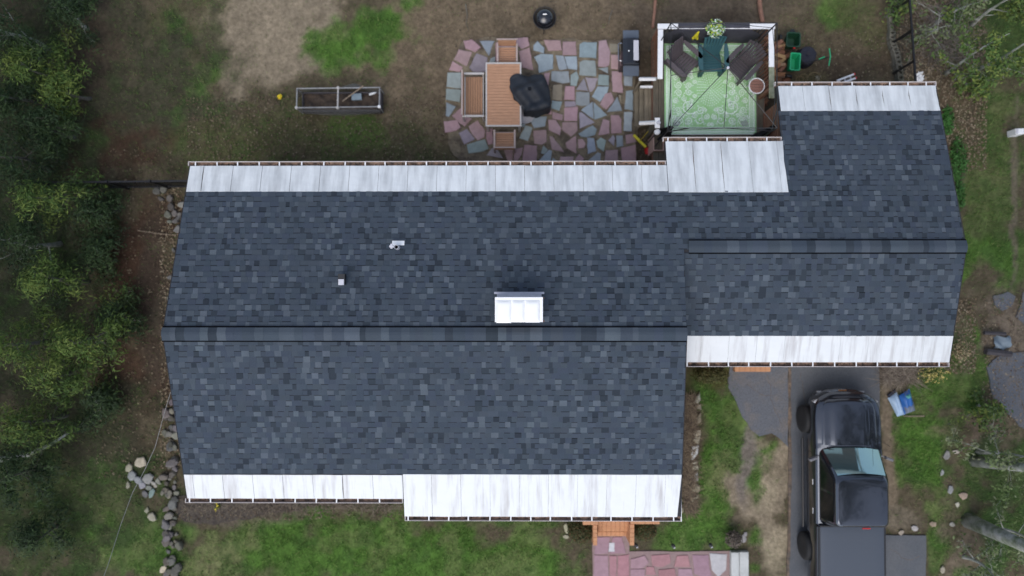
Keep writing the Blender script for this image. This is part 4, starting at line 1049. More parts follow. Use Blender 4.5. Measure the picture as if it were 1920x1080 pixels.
# round side table
c = at(1419, 161, DZ + .5)
t = thing('side_table', 'small round side table with brown slatted top and white rim', 'table', (c.x, c.y, DZ))
m = MB(); m.lathe([(.228, .47), (.228, .505), (.205, .505), (.205, .47)], 36); m.build('rim', M['white_trim'], t)
for k in range(5):
    y = (k - 2) * .082; hw = math.sqrt(max(.205 ** 2 - (abs(y) + .03) ** 2, .01))
    pl = [(-math.sqrt(.205 ** 2 - (y - .036) ** 2), y - .036), (math.sqrt(.205 ** 2 - (y - .036) ** 2), y - .036), (math.sqrt(.205 ** 2 - (y + .036) ** 2), y + .036), (-math.sqrt(.205 ** 2 - (y + .036) ** 2), y + .036)]
    MB().prism(pl, .475, .497, .002).build('slat', M['terracotta'], t)
for k in range(3):
    a_ = k * 2.094 + .4
    MB().tube([(.16 * math.cos(a_), .16 * math.sin(a_), .48), (.19 * math.cos(a_), .19 * math.sin(a_), .0)], .014, 6).build('leg', M['white_trim'], t)
# dark privacy screen hung on the back railing
a, b = at(1271, 49, RZ_), at(1405, 49, RZ_)
sc = thing('privacy_screen', 'dark grey cloth screen draped over the back deck railing', 'screen', ((a.x + b.x) / 2, a.y, 0))
L_ = b.x - a.x
def scr(u, v):
    x = -L_ / 2 + L_ * u
    if v < .3: return (x, .085 - v / .3 * .175, RZ_ + .035 + .006 * math.sin(u * 40))
    k = (v - .3) / .7
    return (x * (1 + .42 * min(1, k * 2.5)), -.09 - .03 * k + .012 * math.sin(u * 34) * k, RZ_ + .03 - k * .93)
MB().grid(scr, 60, 12).build('screen_cloth', M['screen'], sc, smooth=True)
# flower basket
c = at(1341, 54, 1.95)
t = thing('flower_basket', 'round basket of white and lime leaves hung on the dark screen', 'plant pot', (c.x, c.y, 1.70))
MB().lathe([(.10, 0.02), (.17, .2), (.16, .2), (.09, .06)], 18).build('pot', M['black'], t)
V, F, Cc = [], [], []
def leaf_cloud(center, rad, n, size, cols, seed, up=.5):
    r = np.random.default_rng(seed)
    d = r.normal(size=(n, 3)); d /= np.linalg.norm(d, axis=1)[:, None]
    p = np.array(center) + d * np.array(rad) * (r.random(n)[:, None] ** .45)
    nr = d * .6 + r.normal(size=(n, 3)) * .5 + np.array([0, 0, up]); nr /= np.linalg.norm(nr, axis=1)[:, None]
    tq = np.cross(nr, r.normal(size=(n, 3))); tq /= np.linalg.norm(tq, axis=1)[:, None] + 1e-9
    bq = np.cross(nr, tq); s = size * (0.6 + .8 * r.random(n))[:, None]
    vv = np.stack([p - tq * s, p - bq * s * .42, p + tq * s, p + bq * s * .42], 1).reshape(-1, 3)
    ff = np.arange(4 * n).reshape(-1, 4)
    ci = np.array(cols)[r.integers(0, len(cols), n)] * (0.75 + .5 * r.random(n))[:, None]
    return vv, ff, np.repeat(ci, 4, 0)
vv, ff, cc = leaf_cloud((0, 0, .28), (.27, .27, .17), 520, .045, [(.5, .6, .5), (.16, .34, .08), (.10, .26, .07), (.62, .68, .6), (.42, .5, .06)], 3)
np_mesh('foliage', vv, ff, cc, M['leaf'], t)
c = at(1309, 60, 1.5)
t = thing('garden_ornament', 'small bright yellow garden ornament hung on the dark screen', 'ornament', (c.x, c.y, 1.15))
MB().lathe([(0.0, 0), (.085, .0), (.075, .12), (.045, .30), (.02, .42), (0, .43)], 14).build('body', M['yellow'], t, smooth=True)
for s in (-1, 1): MB().tube([(s * .05, -.02, .06), (s * .075, -.07, -.02)], [.035, .025], 8).build('foot', M['yellow'], t)

# ---- bare canopy frame
cf = thing('canopy_frame', 'thin black canopy frame without its roof standing over the deck', 'canopy frame', (*at(1357, 141, 2.9).xy, DZ))
cfc = Vector(cf.location)
HZ = 2.9
cor = [at(1258, 43, HZ), at(1457, 43, HZ), at(1457, 240, HZ), at(1258, 240, HZ)]
apex = at(1365, 127, 3.4)
mid = [(cor[i] + cor[(i + 1) % 4]) / 2 for i in range(4)]
for i in range(4):
    p = cor[i] - cfc
    foot = Vector((p.x, p.y, 0)) if i in (0, 3) else Vector((min(p.x, bx1 - cfc.x + 0.3), p.y, 0))
    MB().tube([foot, p], .017, 6).build('post', M['black_metal'], cf)
    q = cor[(i + 1) % 4] - cfc
    MB().tube([p, q], .011, 6).build('eave_bar', M['black_metal'], cf)
    MB().tube([p - Vector((0, 0, .32)), (p + q) / 2 - Vector((0, 0, .02))], .008, 5).build('truss_bar', M['black_metal'], cf)
    MB().tube([q - Vector((0, 0, .32)), (p + q) / 2 - Vector((0, 0, .02))], .008, 5).build('truss_bar', M['black_metal'], cf)
    MB().tube([p, apex - cfc], .010, 6).build('hip_bar', M['black_metal'], cf)
for i in (2, 3): MB().tube([mid[i] - cfc, apex - cfc], .009, 6).build('rafter', M['black_metal'], cf)
MB().lathe([(0, .03), (.035, .02), (.04, -.03), (0, -.03)][::-1], 10, tuple(apex - cfc)).build('hub', M['vent_grey'], cf)
for i in (2, 3):                                                      # corner braces
    for j in (-1, 1):
        o_ = cor[(i + j) % 4] - cor[i]
        MB().tube([cor[i] - cfc - Vector((0, 0, .42)), cor[i] + o_.normalized() * .48 - cfc], .016, 6).build('brace', M['black_metal'], cf)
# bunched netting tied at two corners
def netting(u, v, z0, label, sx, sy, seed):
    c = at(u, v, 1.7)
    t = thing('bunched_net', label, 'netting', (c.x, c.y, DZ))
    r = random.Random(seed)
    for k in range(7):
        x0, y0 = r.uniform(-sx, sx) * .7, r.uniform(-sy, sy) * .7
        def fold(u_, v_, x0=x0, y0=y0, k=k):
            a_ = u_ * 2 * math.pi
            rr = (.04 + .03 * math.sin(a_ * 3 + k)) * (1 + .7 * (1 - v_) ** 2) + .012 * math.sin(v_ * 14 + a_ * 2)
            return (x0 * (1.2 - v_) + rr * math.cos(a_), y0 * (1.2 - v_) + rr * math.sin(a_), .02 + v_ * (1.5 + .1 * k) * z0)
        MB().grid(fold, 18, 12).build('net_fold', M['blacknet'], t, smooth=True)
netting(1260, 236, .38, 'black netting bunched round the canopy post near the white newel', .17, .17, 1)
netting(1449, 238, .45, 'black netting bunched by the reddish boards at the wing wall', .28, .12, 2)

# ================================================================== PATIO FURNITURE
def slat_seat(u0, v0, u1, v1, z, label, name, cat, back, seat_dir, wood, group=None, arms=True):
    """outdoor seat whose plan (with arms) spans the given pixels at height z; back = side of the backrest"""
    a, b = at(u0, v0, z), at(u1, v1, z)
    sx, sy = b.x - a.x, a.y - b.y
    t = thing(name, label, cat, ((a.x + b.x) / 2, (a.y + b.y) / 2, 0), 0, group)
    sh = .42; fr = .05
    n = max(4, int((sx if seat_dir == 'v' else sy) / .085))
    for k in range(n):
        if seat_dir == 'v':
            w = (sx - .14) / n; MB().box((-sx / 2 + .09 + (k + .5) * w, 0, sh), (w - .012, sy - 2 * fr - .02, .025), ch=.004).build('seat_slat', M[wood], t)
        else:
            w = (sy - .14) / n; MB().box((0, -sy / 2 + .07 + (k + .5) * w, sh), (sx - 2 * fr - .02, w - .012, .025), ch=.004).build('seat_slat', M[wood], t)
    for k in range(4):
        zz = sh + .10 + k * .095
        if back == 'W': MB().box((-sx / 2 + .045, 0, zz), (.022, sy - .09, .08)).build('back_slat', M[wood], t)
        else:
            s = 1 if back == 'N' else -1
            MB().box((0, s * (sy / 2 - .035), zz), (sx - .1, .022, .08), rot=Matrix.Rotation(-s * .12, 3, 'X')).build('back_slat', M[wood], t)
    fm = 'alu' if cat == 'bench' else 'alu_pink'
    for s in (-1, 1):
        if back == 'W':
            MB().box((.03, s * (sy / 2 - .03), .64), (sx - .05, .06, .03), ch=.005).build('armrest', M[fm], t)
            for x in (-sx / 2 + .03, sx / 2 - .03): MB().box((x, s * (sy / 2 - .03), .315), (.045, .045, .63)).build('leg', M[fm], t)
        else:
            MB().box((s * (sx / 2 - .03), 0, .62), (.055, sy - .06, .03), ch=.005).build('armrest', M[fm], t)
            for y in (-sy / 2 + .04, sy / 2 - .04): MB().box((s * (sx / 2 - .03), y, .305), (.04, .04, .61)).build('leg', M[fm], t)
    if back == 'W': MB().box((-sx / 2 + .02, 0, .89), (.045, sy, .04)).build('back_rail', M['alu_pink'], t)
    else:
        s = 1 if back == 'N' else -1
        MB().box((0, s * (sy / 2 - .005), .88), (sx - .02, .035, .035)).build('back_rail', M['alu_pink'], t)
    for s in (-1, 1):
        if seat_dir == 'v': MB().box((s * (sx / 2 - .05) + .02, 0, sh - .03), (.03, sy - .1, .04)).build('seat_rail', M[fm], t)
        else: MB().box((0, s * (sy / 2 - .06), sh - .03), (sx - .1, .03, .04)).build('seat_rail', M[fm], t)
    return t
a, b = at(910.5, 117, .74), at(977.5, 237, .74)
tb = thing('patio_table', 'long teak slatted patio table with light grey frame on the flagstones', 'table', ((a.x + b.x) / 2, (a.y + b.y) / 2, 0))
tx_, ty_ = b.x - a.x, a.y - b.y
n = 20
for k in range(n):
    w = (ty_ - .09) / n
    MB().box((0, -ty_ / 2 + .045 + (k + .5) * w, .728), (tx_ - .09, w - .006, .024), ch=.003).build('slat', M['tablewood'], tb)
for s in (-1, 1):
    MB().box((s * (tx_ / 2 - .022), 0, .722), (.044, ty_, .045), ch=.004).build('frame_rail', M['alu'], tb)
    MB().box((0, s * (ty_ / 2 - .022), .722), (tx_ - .09, .044, .045), ch=.004).build('frame_rail', M['alu'], tb)
    for q in (-1, 1): MB().box((s * (tx_ / 2 - .05), q * (ty_ / 2 - .05), .35), (.07, .07, .70)).build('leg', M['alu'], tb)
slat_seat(866.5, 137, 907.5, 220, .6, 'teak slatted patio bench with light grey frame left of the long table', 'patio_bench', 'bench', 'W', 'v', 'tablewood_v')
slat_seat(931, 79, 971, 118, .65, 'teak patio chair at the far end of the table, farthest from the house', 'patio_chair', 'chair', 'N', 'h', 'tablewood', 'patio chairs')
slat_seat(925, 241, 967, 280, .65, 'teak patio chair at the end of the table nearest the house', 'patio_chair', 'chair', 'S', 'h', 'tablewood', 'patio chairs')
# crumpled black cover
cv = [(165,290),(200,240),(330,200),(560,240),(640,200),(840,210),(900,340),(970,480),(1010,740),(990,880),(850,930),(650,960),(520,960),(400,860),(250,690),(190,560),(180,420)]
cvp = [at(940 + p / 10.8, 120 + q / 10.8, .78) for p, q in cv]
cc_ = sum(cvp, Vector()) / len(cvp)
t = thing('furniture_cover', 'crumpled black vinyl cover draped against the right side of the patio table', 'cover', (cc_.x, cc_.y, 0))
out_ = [(p.x - cc_.x, p.y - cc_.y) for p in cvp]
def outline(a_):
    d = Vector((math.cos(a_), math.sin(a_))); best = .3
    for i in range(len(out_)):
        p, q = Vector(out_[i]), Vector(out_[(i + 1) % len(out_)])
        e = q - p; den = d.x * e.y - d.y * e.x
        if abs(den) < 1e-9: continue
        tt = (p.x * e.y - p.y * e.x) / den; ss = (p.x * d.y - p.y * d.x) / den
        if tt > 0 and -1e-6 <= ss <= 1 + 1e-6: best = tt
    return best
mb = MB(); NA, NR = 72, 22
def cover_pt(i, j):
    a_ = 2 * math.pi * i / NA; k = j / NR; R_ = outline(a_)
    if k <= .72:
        r = R_ * (k / .72) * .97; x, y = r * math.cos(a_), r * math.sin(a_)
        q = x * .75 + y * .66                                           # folds run down to the lower right
        s_ = -x * .66 + y * .75
        z = .92 + .07 * math.sin(s_ * 8.5 + .9 * math.sin(q * 4) + 1.2) + .018 * math.sin(s_ * 19 + q * 7) - .12 * (k / .72) ** 3 - .10 * max(0, q) + .03 * math.sin(q * 16)
        return (x, y, z)
    e = (k - .72) / .28
    x, y = R_ * math.cos(a_), R_ * math.sin(a_)
    low = .76 if x < -.15 else .10
    z0 = cover_pt(i, int(.72 * NR))[2]
    f = 1 + .05 * math.sin(a_ * 9) * e
    return (x * f, y * f, z0 + (low - z0) * e)
vs = [cover_pt(i, j) for j in range(NR + 1) for i in range(NA)]
fs = [(j * NA + i, j * NA + (i + 1) % NA, (j + 1) * NA + (i + 1) % NA, (j + 1) * NA + i) for j in range(1, NR) for i in range(NA)] + [(0, NA + i, NA + (i + 1) % NA) for i in range(NA)]
mb.add(vs, fs); mb.build('cover_cloth', M['cover'], t, smooth=True)
c = at(985, 211, .3); MB().lathe([(.27, .0), (.30, .18), (.285, .185), (.25, .03), (0, .03)], 24, (c.x - cc_.x, c.y - cc_.y, .02)).build('base_bowl', M['vent_grey'], t, smooth=False)

# round black kettle
c = at(1021, 34, .45)
t = thing('kettle_fire_pit', 'round glossy black domed kettle fire pit on the bare soil', 'fire pit', (c.x, c.y, 0))
MB().lathe([(.05, .20), (.24, .24), (.335, .42), (.345, .46), (.32, .46), (.30, .44)], 32).build('bowl', M['black_metal'], t, smooth=True)
MB().lathe([(.305, .45), (.29, .53), (.22, .62), (.12, .675), (0, .69)], 32).build('lid', M['black_gloss'], t, smooth=True)
MB().tube([(-.05, 0, .68), (-.05, 0, .73), (.05, 0, .73), (.05, 0, .68)], .012, 6).build('handle', M['chrome'], t)
for k in range(3):
    a_ = k * 2.09 + .5; MB().tube([(.2 * math.cos(a_), .2 * math.sin(a_), .3), (.3 * math.cos(a_), .3 * math.sin(a_), 0)], .014, 6).build('leg', M['black_metal'], t)
# gas grill, front facing the patio
c = at(1182, 99, .9)
t = thing('gas_grill', 'black gas grill with grey side shelves beside the deck', 'grill', (c.x, c.y, 0))
MB().box((0, 0, .42), (.46, .56, .75), ch=.01).build('cart', M['black_metal'], t)
lid = MB()
prof = [(-.28, .82), (-.285, .93), (-.24, 1.03), (-.12, 1.10), (.06, 1.11), (.20, 1.07), (.27, .97), (.28, .82)]
vs = [(x, y, z) for y in (-.36, .36) for x, z in prof]; n = len(prof)
lid.add(vs, [tuple(range(n)), tuple(range(2 * n - 1, n - 1, -1))] + [(i, i + n, i + 1 + n, i + 1) for i in range(n - 1)])
lo = lid.build('lid', M['black_gloss'], t)
MB().box((.13, 0, 1.098), (.15, .58, .02), rot=Matrix.Rotation(.10, 3, 'Y')).build('lid_panel', M['vent_grey'], lo)
MB().tube([(-.27, -.26, .96), (-.36, -.24, .97), (-.36, .24, .97), (-.27, .26, .96)], .016, 8).build('lid_handle', M['chrome'], lo)
MB().lathe([(.022, 0), (.022, .012), (0, .014)], 10, (-.08, -.02, 1.108)).build('thermometer', M['white_plastic'], lo)
for s in (-1, 1):
    sh_ = MB(); sh_.box((.02, s * .52, .87), (.46, .30, .04), ch=.008); sh_.build('side_shelf', M['bluegrey'] if False else mat('slate_grey_shelf', (.085, .105, .135), .5, .1), t)
for x in (-.18, .18):
    for y in (-.24, .24): MB().lathe([(.05, -.02), (.05, .02)], 12, (x, y, .05), 'X').build('wheel', M['black'], t)
for k in range(4): MB().lathe([(.025, -.03), (.025, 0)], 10, (-.235, -.2 + k * .133, .74), 'X').build('knob', M['chrome'], t)

# ================================================================== RAISED BED AND YARD THINGS
FZ = .62
a, b = at(556, 166, FZ), at(714, 203, FZ)
gb = thing('raised_bed', 'long raised garden bed with grey tube frame and torn netting', 'garden bed', ((a.x + b.x) / 2, (a.y + b.y) / 2, 0))
gc = Vector(gb.location)
P4 = [at(557, 166, FZ) - gc, at(712, 164, FZ) - gc, at(711, 200, FZ) - gc, at(556, 202, FZ) - gc]
for k in range(4):
    MB().tube([P4[k], P4[(k + 1) % 4]], .019, 8).build('frame_tube', M['alu_dull'], gb)
    MB().tube([(P4[k].x, P4[k].y, 0), (P4[k].x, P4[k].y, FZ + .02)], .018, 8).build('corner_post', M['alu_dull'], gb)
ma, mb_ = at(634, 165, FZ) - gc, at(633, 202, FZ) - gc
MB().tube([ma, mb_], .024, 8).build('cross_tube', M['alu'], gb)
for p in (P4[2], P4[3], ma, mb_): MB().lathe([(.045, -.05), (.045, .03), (0, .045)], 10, tuple(p)).build('tube_fitting', M['white_plastic'] if p is P4[2] else M['alu'], gb)
sx_, sy_ = abs(P4[1].x - P4[0].x) - .1, abs(P4[0].y - P4[3].y) - .02
for (x, y, lx, ly) in ((0, sy_ / 2, sx_, .04), (0, -sy_ / 2, sx_, .04), (sx_ / 2, 0, .04, sy_), (-sx_ / 2, 0, .04, sy_)): MB().box((x, y, .14), (lx, ly, .28)).build('side_board', M['timber'], gb)
MB().grid(lambda u, v: (-sx_ / 2 + .02 + (sx_ - .04) * u, -sy_ / 2 + .02 + (sy_ - .04) * v, .20 + .05 * math.sin(u * 21) * math.sin(v * 7) + .02 * math.sin(u * 60 + v * 9)), 60, 14).build('soil', M['soil'], gb, smooth=True)
def net(u, v):
    x = P4[0].x - .06 + (P4[1].x - P4[0].x + .02) * u
    bul = (.10 + .26 * math.exp(-((u - .68) / .17) ** 2)) * math.sin(math.pi * min(1, u * 1.02))
    y = P4[0].y - .03 + v * (bul + .06)
    return (x, y, FZ * (1 - v) ** 1.0 + .03 + .02 * math.sin(u * 50) * v)
MB().grid(net, 70, 8).build('net', M['netting'], gb, smooth=True)
MB().grid(lambda u, v: (P4[3].x - .02 + (P4[2].x - P4[3].x) * u, P4[3].y - .03 - .06 * v * math.sin(math.pi * u) * 1.5 + .0, FZ - v * .45), 50, 5).build('net', M['netting'], gb, smooth=True)
MB().grid(lambda u, v: (P4[0].x - .02 - .14 * v * math.sin(math.pi * u), P4[3].y + (P4[0].y - P4[3].y) * u, FZ - v * .55), 16, 5).build('net', M['netting'], gb, smooth=True)
a, b = at(642, 190, .35), at(681, 161, FZ + .05)
s = MB().tube([a, b], .02, 6).build('leaning_stake', M['twig']); tag(s, 'pale wooden stake lying slantwise across the raised garden bed', 'stake')
c = at(669, 182, .3)
t = thing('plastic_tub', 'blue-grey plastic tub lying on the soil in the raised bed', 'tub', (c.x, c.y, .2), .05)
MB().box((0, 0, .07), (.27, .16, .12), ch=.02).build('body', M['bluegrey'], t); MB().box((0, 0, .135), (.30, .19, .02), ch=.005).build('lid', mat('tub_lid', (.20, .26, .30), .5, .1), t)
MB().box((0, .13, .05), (.20, .06, .10)).build('clip', M['navy'], t)
c = at(698, 175, .3); s = MB().lathe([(.035, -.10), (.035, .05), (.015, .09), (.015, .12)], 10, (0, 0, 0), 'X').build('white_bottle', M['white_plastic']); s.location = (c.x, c.y, .27); s.rotation_euler.z = .3; tag(s, 'small white bottle lying at the right end of the raised bed', 'bottle')
c = at(525, 182, .05)
t = thing('yellow_flower', 'small clump of bright yellow flowers left of the raised bed', 'flower', (c.x, c.y, 0))
vv, ff, cc = leaf_cloud((0, 0, .09), (.075, .07, .04), 60, .03, [(.75, .5, .02), (.7, .6, .04)], 8, 1.5); np_mesh('petals', vv, ff, cc, M['leaf'], t)
vv, ff, cc = leaf_cloud((0, 0, .04), (.10, .10, .03), 40, .04, [(.04, .09, .02)], 9, 1.0); np_mesh('leaves', vv, ff, cc, M['leaf'], t)
s = MB().tube([at(873, 8, .02), at(876, 28, .03), at(874, 44, .02), at(879, 58, .02)], [.016, .012, .010, .006], 6).build('fallen_stick', M['bark']); tag(s, 'thin dark stick lying on bare soil above the patio', 'stick')
s = MB().tube([at(1148, 19, .02), at(1143, 33, .02), at(1141, 46, .02)], [.014, .011, .005], 6).build('fallen_stick', M['bark']); tag(s, 'short dark forked twig on bare soil near the kettle fire pit', 'stick')
s = MB().tube([at(1224, 52, .05), at(1227, 25, .05), at(1230, -14, .05)], .045, 8).build('garden_pole', M['pinkwood']); tag(s, 'reddish wooden pole lying past the left corner of the deck', 'pole')
s = MB().tube([at(1430, 42, .05), at(1425, 15, .05), at(1423, -20, .05)], .065, 10).build('garden_pole', M['pinkwood']); tag(s, 'thicker reddish wooden pole lying past the right corner of the deck', 'pole')

# left of the deck: broom, shovel, narrow planter
t = thing('push_broom', 'yellow push broom leaning by the deck steps', 'broom', at(1200, 262, 0))
tc_ = Vector(t.location)
a, b = at(1188, 253, .08) - tc_, at(1211, 276, .08) - tc_
MB().box((a + b) / 2, ((b - a).length, .075, .05), math.atan2((b - a).y, (b - a).x), ch=.008).build('head', M['yellow'], t)
MB().box((a + b) / 2 - Vector((0, 0, .055)), ((b - a).length - .02, .05, .06), math.atan2((b - a).y, (b - a).x)).build('bristles', M['black'], t)
MB().tube([(a + b) / 2 + Vector((0, 0, .02)), at(1229, 231, .95) - tc_], .014, 8).build('handle', mat('dull_yellow_handle', (.38, .29, .03), .5, .2), t)
t = thing('shovel', 'red shovel lying in the dirt beside the narrow planter', 'shovel', at(1213, 282, 0))
tc_ = Vector(t.location)
c = at(1213, 283, .06) - tc_
MB().grid(lambda u, v: (c.x + (u - .5) * .15 * (1 - .5 * max(0, v - .5)), c.y + (v - .5) * -.2, .05 + .03 * (2 * u - 1) ** 2), 8, 6).build('blade', M['red'], t, smooth=True)
MB().tube([c + Vector((.02, .08, .05)), at(1222, 266, .3) - tc_], .014, 6).build('handle', M['red'], t)
a, b = at(1225, 243.5, .85), at(1245, 282.5, .85)
t = thing('narrow_planter', 'narrow rectangular planter box with pale pink rim beside the deck', 'planter', ((a.x + b.x) / 2, (a.y + b.y) / 2, 0))
sx_, sy_ = b.x - a.x, a.y - b.y
for s in (-1, 1):
    MB().box((s * (sx_ / 2 - .012), 0, .43), (.024, sy_, .85), ch=.004).build('side_board', M['pinktrim'], t)
    MB().box((0, s * (sy_ / 2 - .012), .43), (sx_ - .05, .024, .85), ch=.004).build('end_board', M['pinktrim'], t)
MB().box((0, 0, .35), (sx_ - .05, sy_ - .05, .6)).build('soil', M['soil'], t)
c = at(1226, 288, .1); s = MB().box((0, 0, .05), (.16, .09, .1), ch=.008).build('paver_brick', M['block']); s.location = (c.x, c.y, 0); tag(s, 'loose grey paver brick lying below the narrow planter', 'brick')

# right of the deck: firewood, tubs, spreader, cover, coils, sawhorse
fr = random.Random(5)
FWC = [(.20, .085, .045), (.26, .12, .06), (.17, .08, .05), (.24, .15, .09), (.30, .19, .10)]
for k in range(64):
    inside = k < 26
    if inside: u, v = fr.uniform(1427, 1440), fr.uniform(70, 196)
    else:
        v = fr.uniform(82, 152); u = fr.uniform(1447, 1466 if v > 122 else 1472)
        if fr.random() < .25: u += 6
    lay = fr.choice([0, 1, 1, 2]) if not inside else fr.choice([0, 1, 2])
    p = at(u, v, .15 + lay * .14)
    L_ = fr.uniform(.26, .42); r_ = fr.uniform(.05, .085)
    m = MB(); ns = fr.choice([3, 4, 5])
    col = jit(fr.choice(FWC), .2)
    vs = []
    for e in (-1, 1):
        for q in range(ns):
            a_ = 2 * math.pi * q / ns; rr = r_ * fr.uniform(.75, 1.15)
            vs.append((e * L_ / 2, rr * math.cos(a_), rr * math.sin(a_)))
    m.add(vs, [(q, (q + 1) % ns, ns + (q + 1) % ns, ns + q) for q in range(ns)], col)
    m.add(vs, [tuple(range(ns - 1, -1, -1)), tuple(range(ns, 2 * ns))], tuple(min(.5, c_ * 1.7) for c_ in col))
    s = m.build('firewood_log', M['firewood'])
    s.location = (p.x, p.y, .08 + lay * .13); s.rotation_euler = (fr.uniform(0, 3), fr.uniform(-.25, .25), fr.gauss(.5, .5))
    pale = col[0] > .235
    lb = ('reddish firewood log stacked behind the balusters of the right deck railing' if not pale else 'pale firewood log stacked behind the balusters of the right deck railing') if inside else (
        ('pale split firewood log in the heap by the dark green tub' if pale else 'dark reddish firewood log in the heap by the dark green tub') if v < 118 else
        ('pale split firewood log in the heap beside the bright green spreader' if pale else 'dark reddish firewood log in the heap beside the bright green spreader'))
    tag(s, lb, 'firewood', lb.replace(' log ', ' logs '))
c = at(1487, 75, .5)
t = thing('garden_tub', 'dark green square garden cart tub above the bright green spreader', 'tub', (c.x, c.y, 0), -.05)
def hopper(t, sx, sy, z0, z1, mt, name='hopper', th=.02, taper=.7):
    m = MB()
    O1 = [(-sx, -sy), (sx, -sy), (sx, sy), (-sx, sy)]
    rad = min(sx, sy) * .3
    def rr(ax, ay, rr_):
        pts = []
        for (qx, qy, a0) in ((ax - rr_, ay - rr_, 0), (-ax + rr_, ay - rr_, 90), (-ax + rr_, -ay + rr_, 180), (ax - rr_, -ay + rr_, 270)):
            for s in range(5):
                a_ = math.radians(a0 + s * 22.5); pts.append((qx + rr_ * math.cos(a_), qy + rr_ * math.sin(a_)))
        return pts
    rings = [(rr(sx * taper, sy * taper, rad * taper), z0), (rr(sx, sy, rad), z1), (rr(sx + th, sy + th, rad), z1 + .008), (rr(sx + th, sy + th, rad), z1 + .02), (rr(sx - .012, sy - .012, rad), z1 + .02), (rr(sx * taper * .95, sy * taper * .95, rad * taper), z0 + (z1 - z0) * .25)]
    vs = [(x, y, z) for r_, z in rings for x, y in r_]; n = 20
    fs = [(k * n + i, k * n + (i + 1) % n, (k + 1) * n + (i + 1) % n, (k + 1) * n + i) for k in range(5) for i in range(n)]
    fs += [tuple(range(n - 1, -1, -1)), tuple(5 * n + i for i in range(n))]
    m.add(vs, fs); return m.build(name, M[mt], t)
hopper(t, .19, .20, .15, .52, 'green_dark', taper=.75)
for s in (-1, 1): MB().lathe([(.12, -.03), (.13, 0), (.12, .03)], 16, (s * .24 - .02, .17, .13), 'X').build('wheel', M['black'], t)
MB().tube([(-.12, -.25, .2), (.0, -.26, .48), (.14, -.25, .2)], .014, 6).build('handle', M['black'], t)
MB().box((.05, -.23, .47), (.07, .03, .03)).build('red_clip', M['red'], t)
MB().lathe([(.07, 0), (.08, .08), (.02, .12), (0, .12)], 12, (.02, .30, .3)).build('spout', M['black'], t)
c = at(1490.5, 116, .55)
t = thing('lawn_spreader', 'bright green lawn spreader with black wheels and green T handle', 'spreader', (c.x, c.y, 0), -.08)
hopper(t, .135, .245, .22, .56, 'green_bright', taper=.72)
for s in (-1, 1): MB().lathe([(.12, -.035), (.13, 0), (.12, .035)], 18, (0, 0, 0), 'X').build('wheel', M['black'], t).matrix_local = Matrix.Translation((-.02, s * .31, .13)) @ Matrix.Rotation(math.pi / 2, 4, 'Z')
MB().tube([(.05, 0, .2), (.45, .03, .55), (.84, .06, .98)], .014, 8).build('shaft', M['black_metal'], t)
MB().tube([(.82, -.20, .98), (.84, .06, 1.0), (.80, .30, .98)], .018, 8).build('handle', M['green_bright'], t)
MB().tube([(.60, .04, .78), (.74, .10, .86)], .02, 6).build('lever', M['green_bright'], t)
c = at(1515, 103, .35)
t = thing('round_cover', 'round dark navy cover on the ground beside the green spreader', 'cover', (c.x, c.y, 0))
MB().grid(lambda u, v: ((v * .30 + (.015 * math.sin(u * 44) if v > .8 else 0)) * math.cos(u * 2 * math.pi), (v * .30) * math.sin(u * 2 * math.pi), (.36 + .035 * math.cos(u * 12.57) * v - .05 * math.exp(-(v / .2) ** 2)) if v < .85 else .36 * (1 - v) / .15), 48, 14).build('cover_cloth', M['navy'], t, smooth=True)
for (u, v, r_, lb) in ((1500, 149, .10, 'loop of tan wire lying in dry stalks nearest the firewood'), (1507, 146, .11, 'loop of tan wire standing between two other wire loops'), (1527, 148, .19, 'largest loop of tan wire lying near the eave of the wing')):
    c = at(u, v, .1); m = MB()
    for q in range(2):
        m.tube([(r_ * (1 + .08 * q) * math.cos(k * .3), r_ * (1 + .08 * q) * math.sin(k * .3), .06 + .05 * math.sin(k * .3 + q) + q * .02) for k in range(22)], .007, 5)
    s = m.build('wire_loop', M['wire']); s.location = (c.x, c.y, 0); tag(s, lb, 'wire loop', 'wire loops on the ground')
for (u, v, r_, lb) in ((1515, 144, .035, 'upper of two small white stones inside the wire loops'), (1513.5, 149.5, .035, 'lower of two small white stones inside the wire loops'), (1534, 146, .10, 'pale flat stone in the largest wire loop')):
    c = at(u, v, .03); m = MB()
    ns = 8; vs = [(r_ * fr.uniform(.7, 1.2) * math.cos(q * .785), r_ * fr.uniform(.6, 1) * math.sin(q * .785), 0) for q in range(ns)]
    m.prism([v_[:2] for v_ in vs], -.02, .06, .02, (.42, .40, .34)); s = m.build('pale_stone', M['rock']); s.location = (c.x, c.y, 0); tag(s, lb, 'stone')
a, b = at(1568, 156, .55), at(1601, 143.5, .55)
t = thing('folding_ladder', 'white folding ladder end with red tips at the wing eave', 'ladder', ((a.x + b.x) / 2, (a.y + b.y) / 2, 0), math.atan2((b - a).y, (b - a).x))
L_ = (b - a).length
for s in (-1, 1):
    MB().box((.04, s * .062, .55), (L_ - .02, .05, .035), ch=.005).build('rail', M['white_plastic'], t)
    MB().box((L_ / 2 + .04, s * .062, .55), (.035, .058, .045)).build('red_tip', M['red'], t)
for k in range(3): MB().box((-.16 + k * .17, 0, .52), (.03, .13, .03)).build('rung', M['vent_grey'], t)
MB().box((-.30, -.0, .5), (.16, .10, .05), .1).build('hinge', M['vent_grey'], t)
MB().tube([(-.26, 0, .5), (-.3, .05, 0)], .02, 6).build('leg', M['vent_grey'], t); MB().tube([(.2, 0, .52), (.25, .03, 0)], .02, 6).build('leg', M['vent_grey'], t)

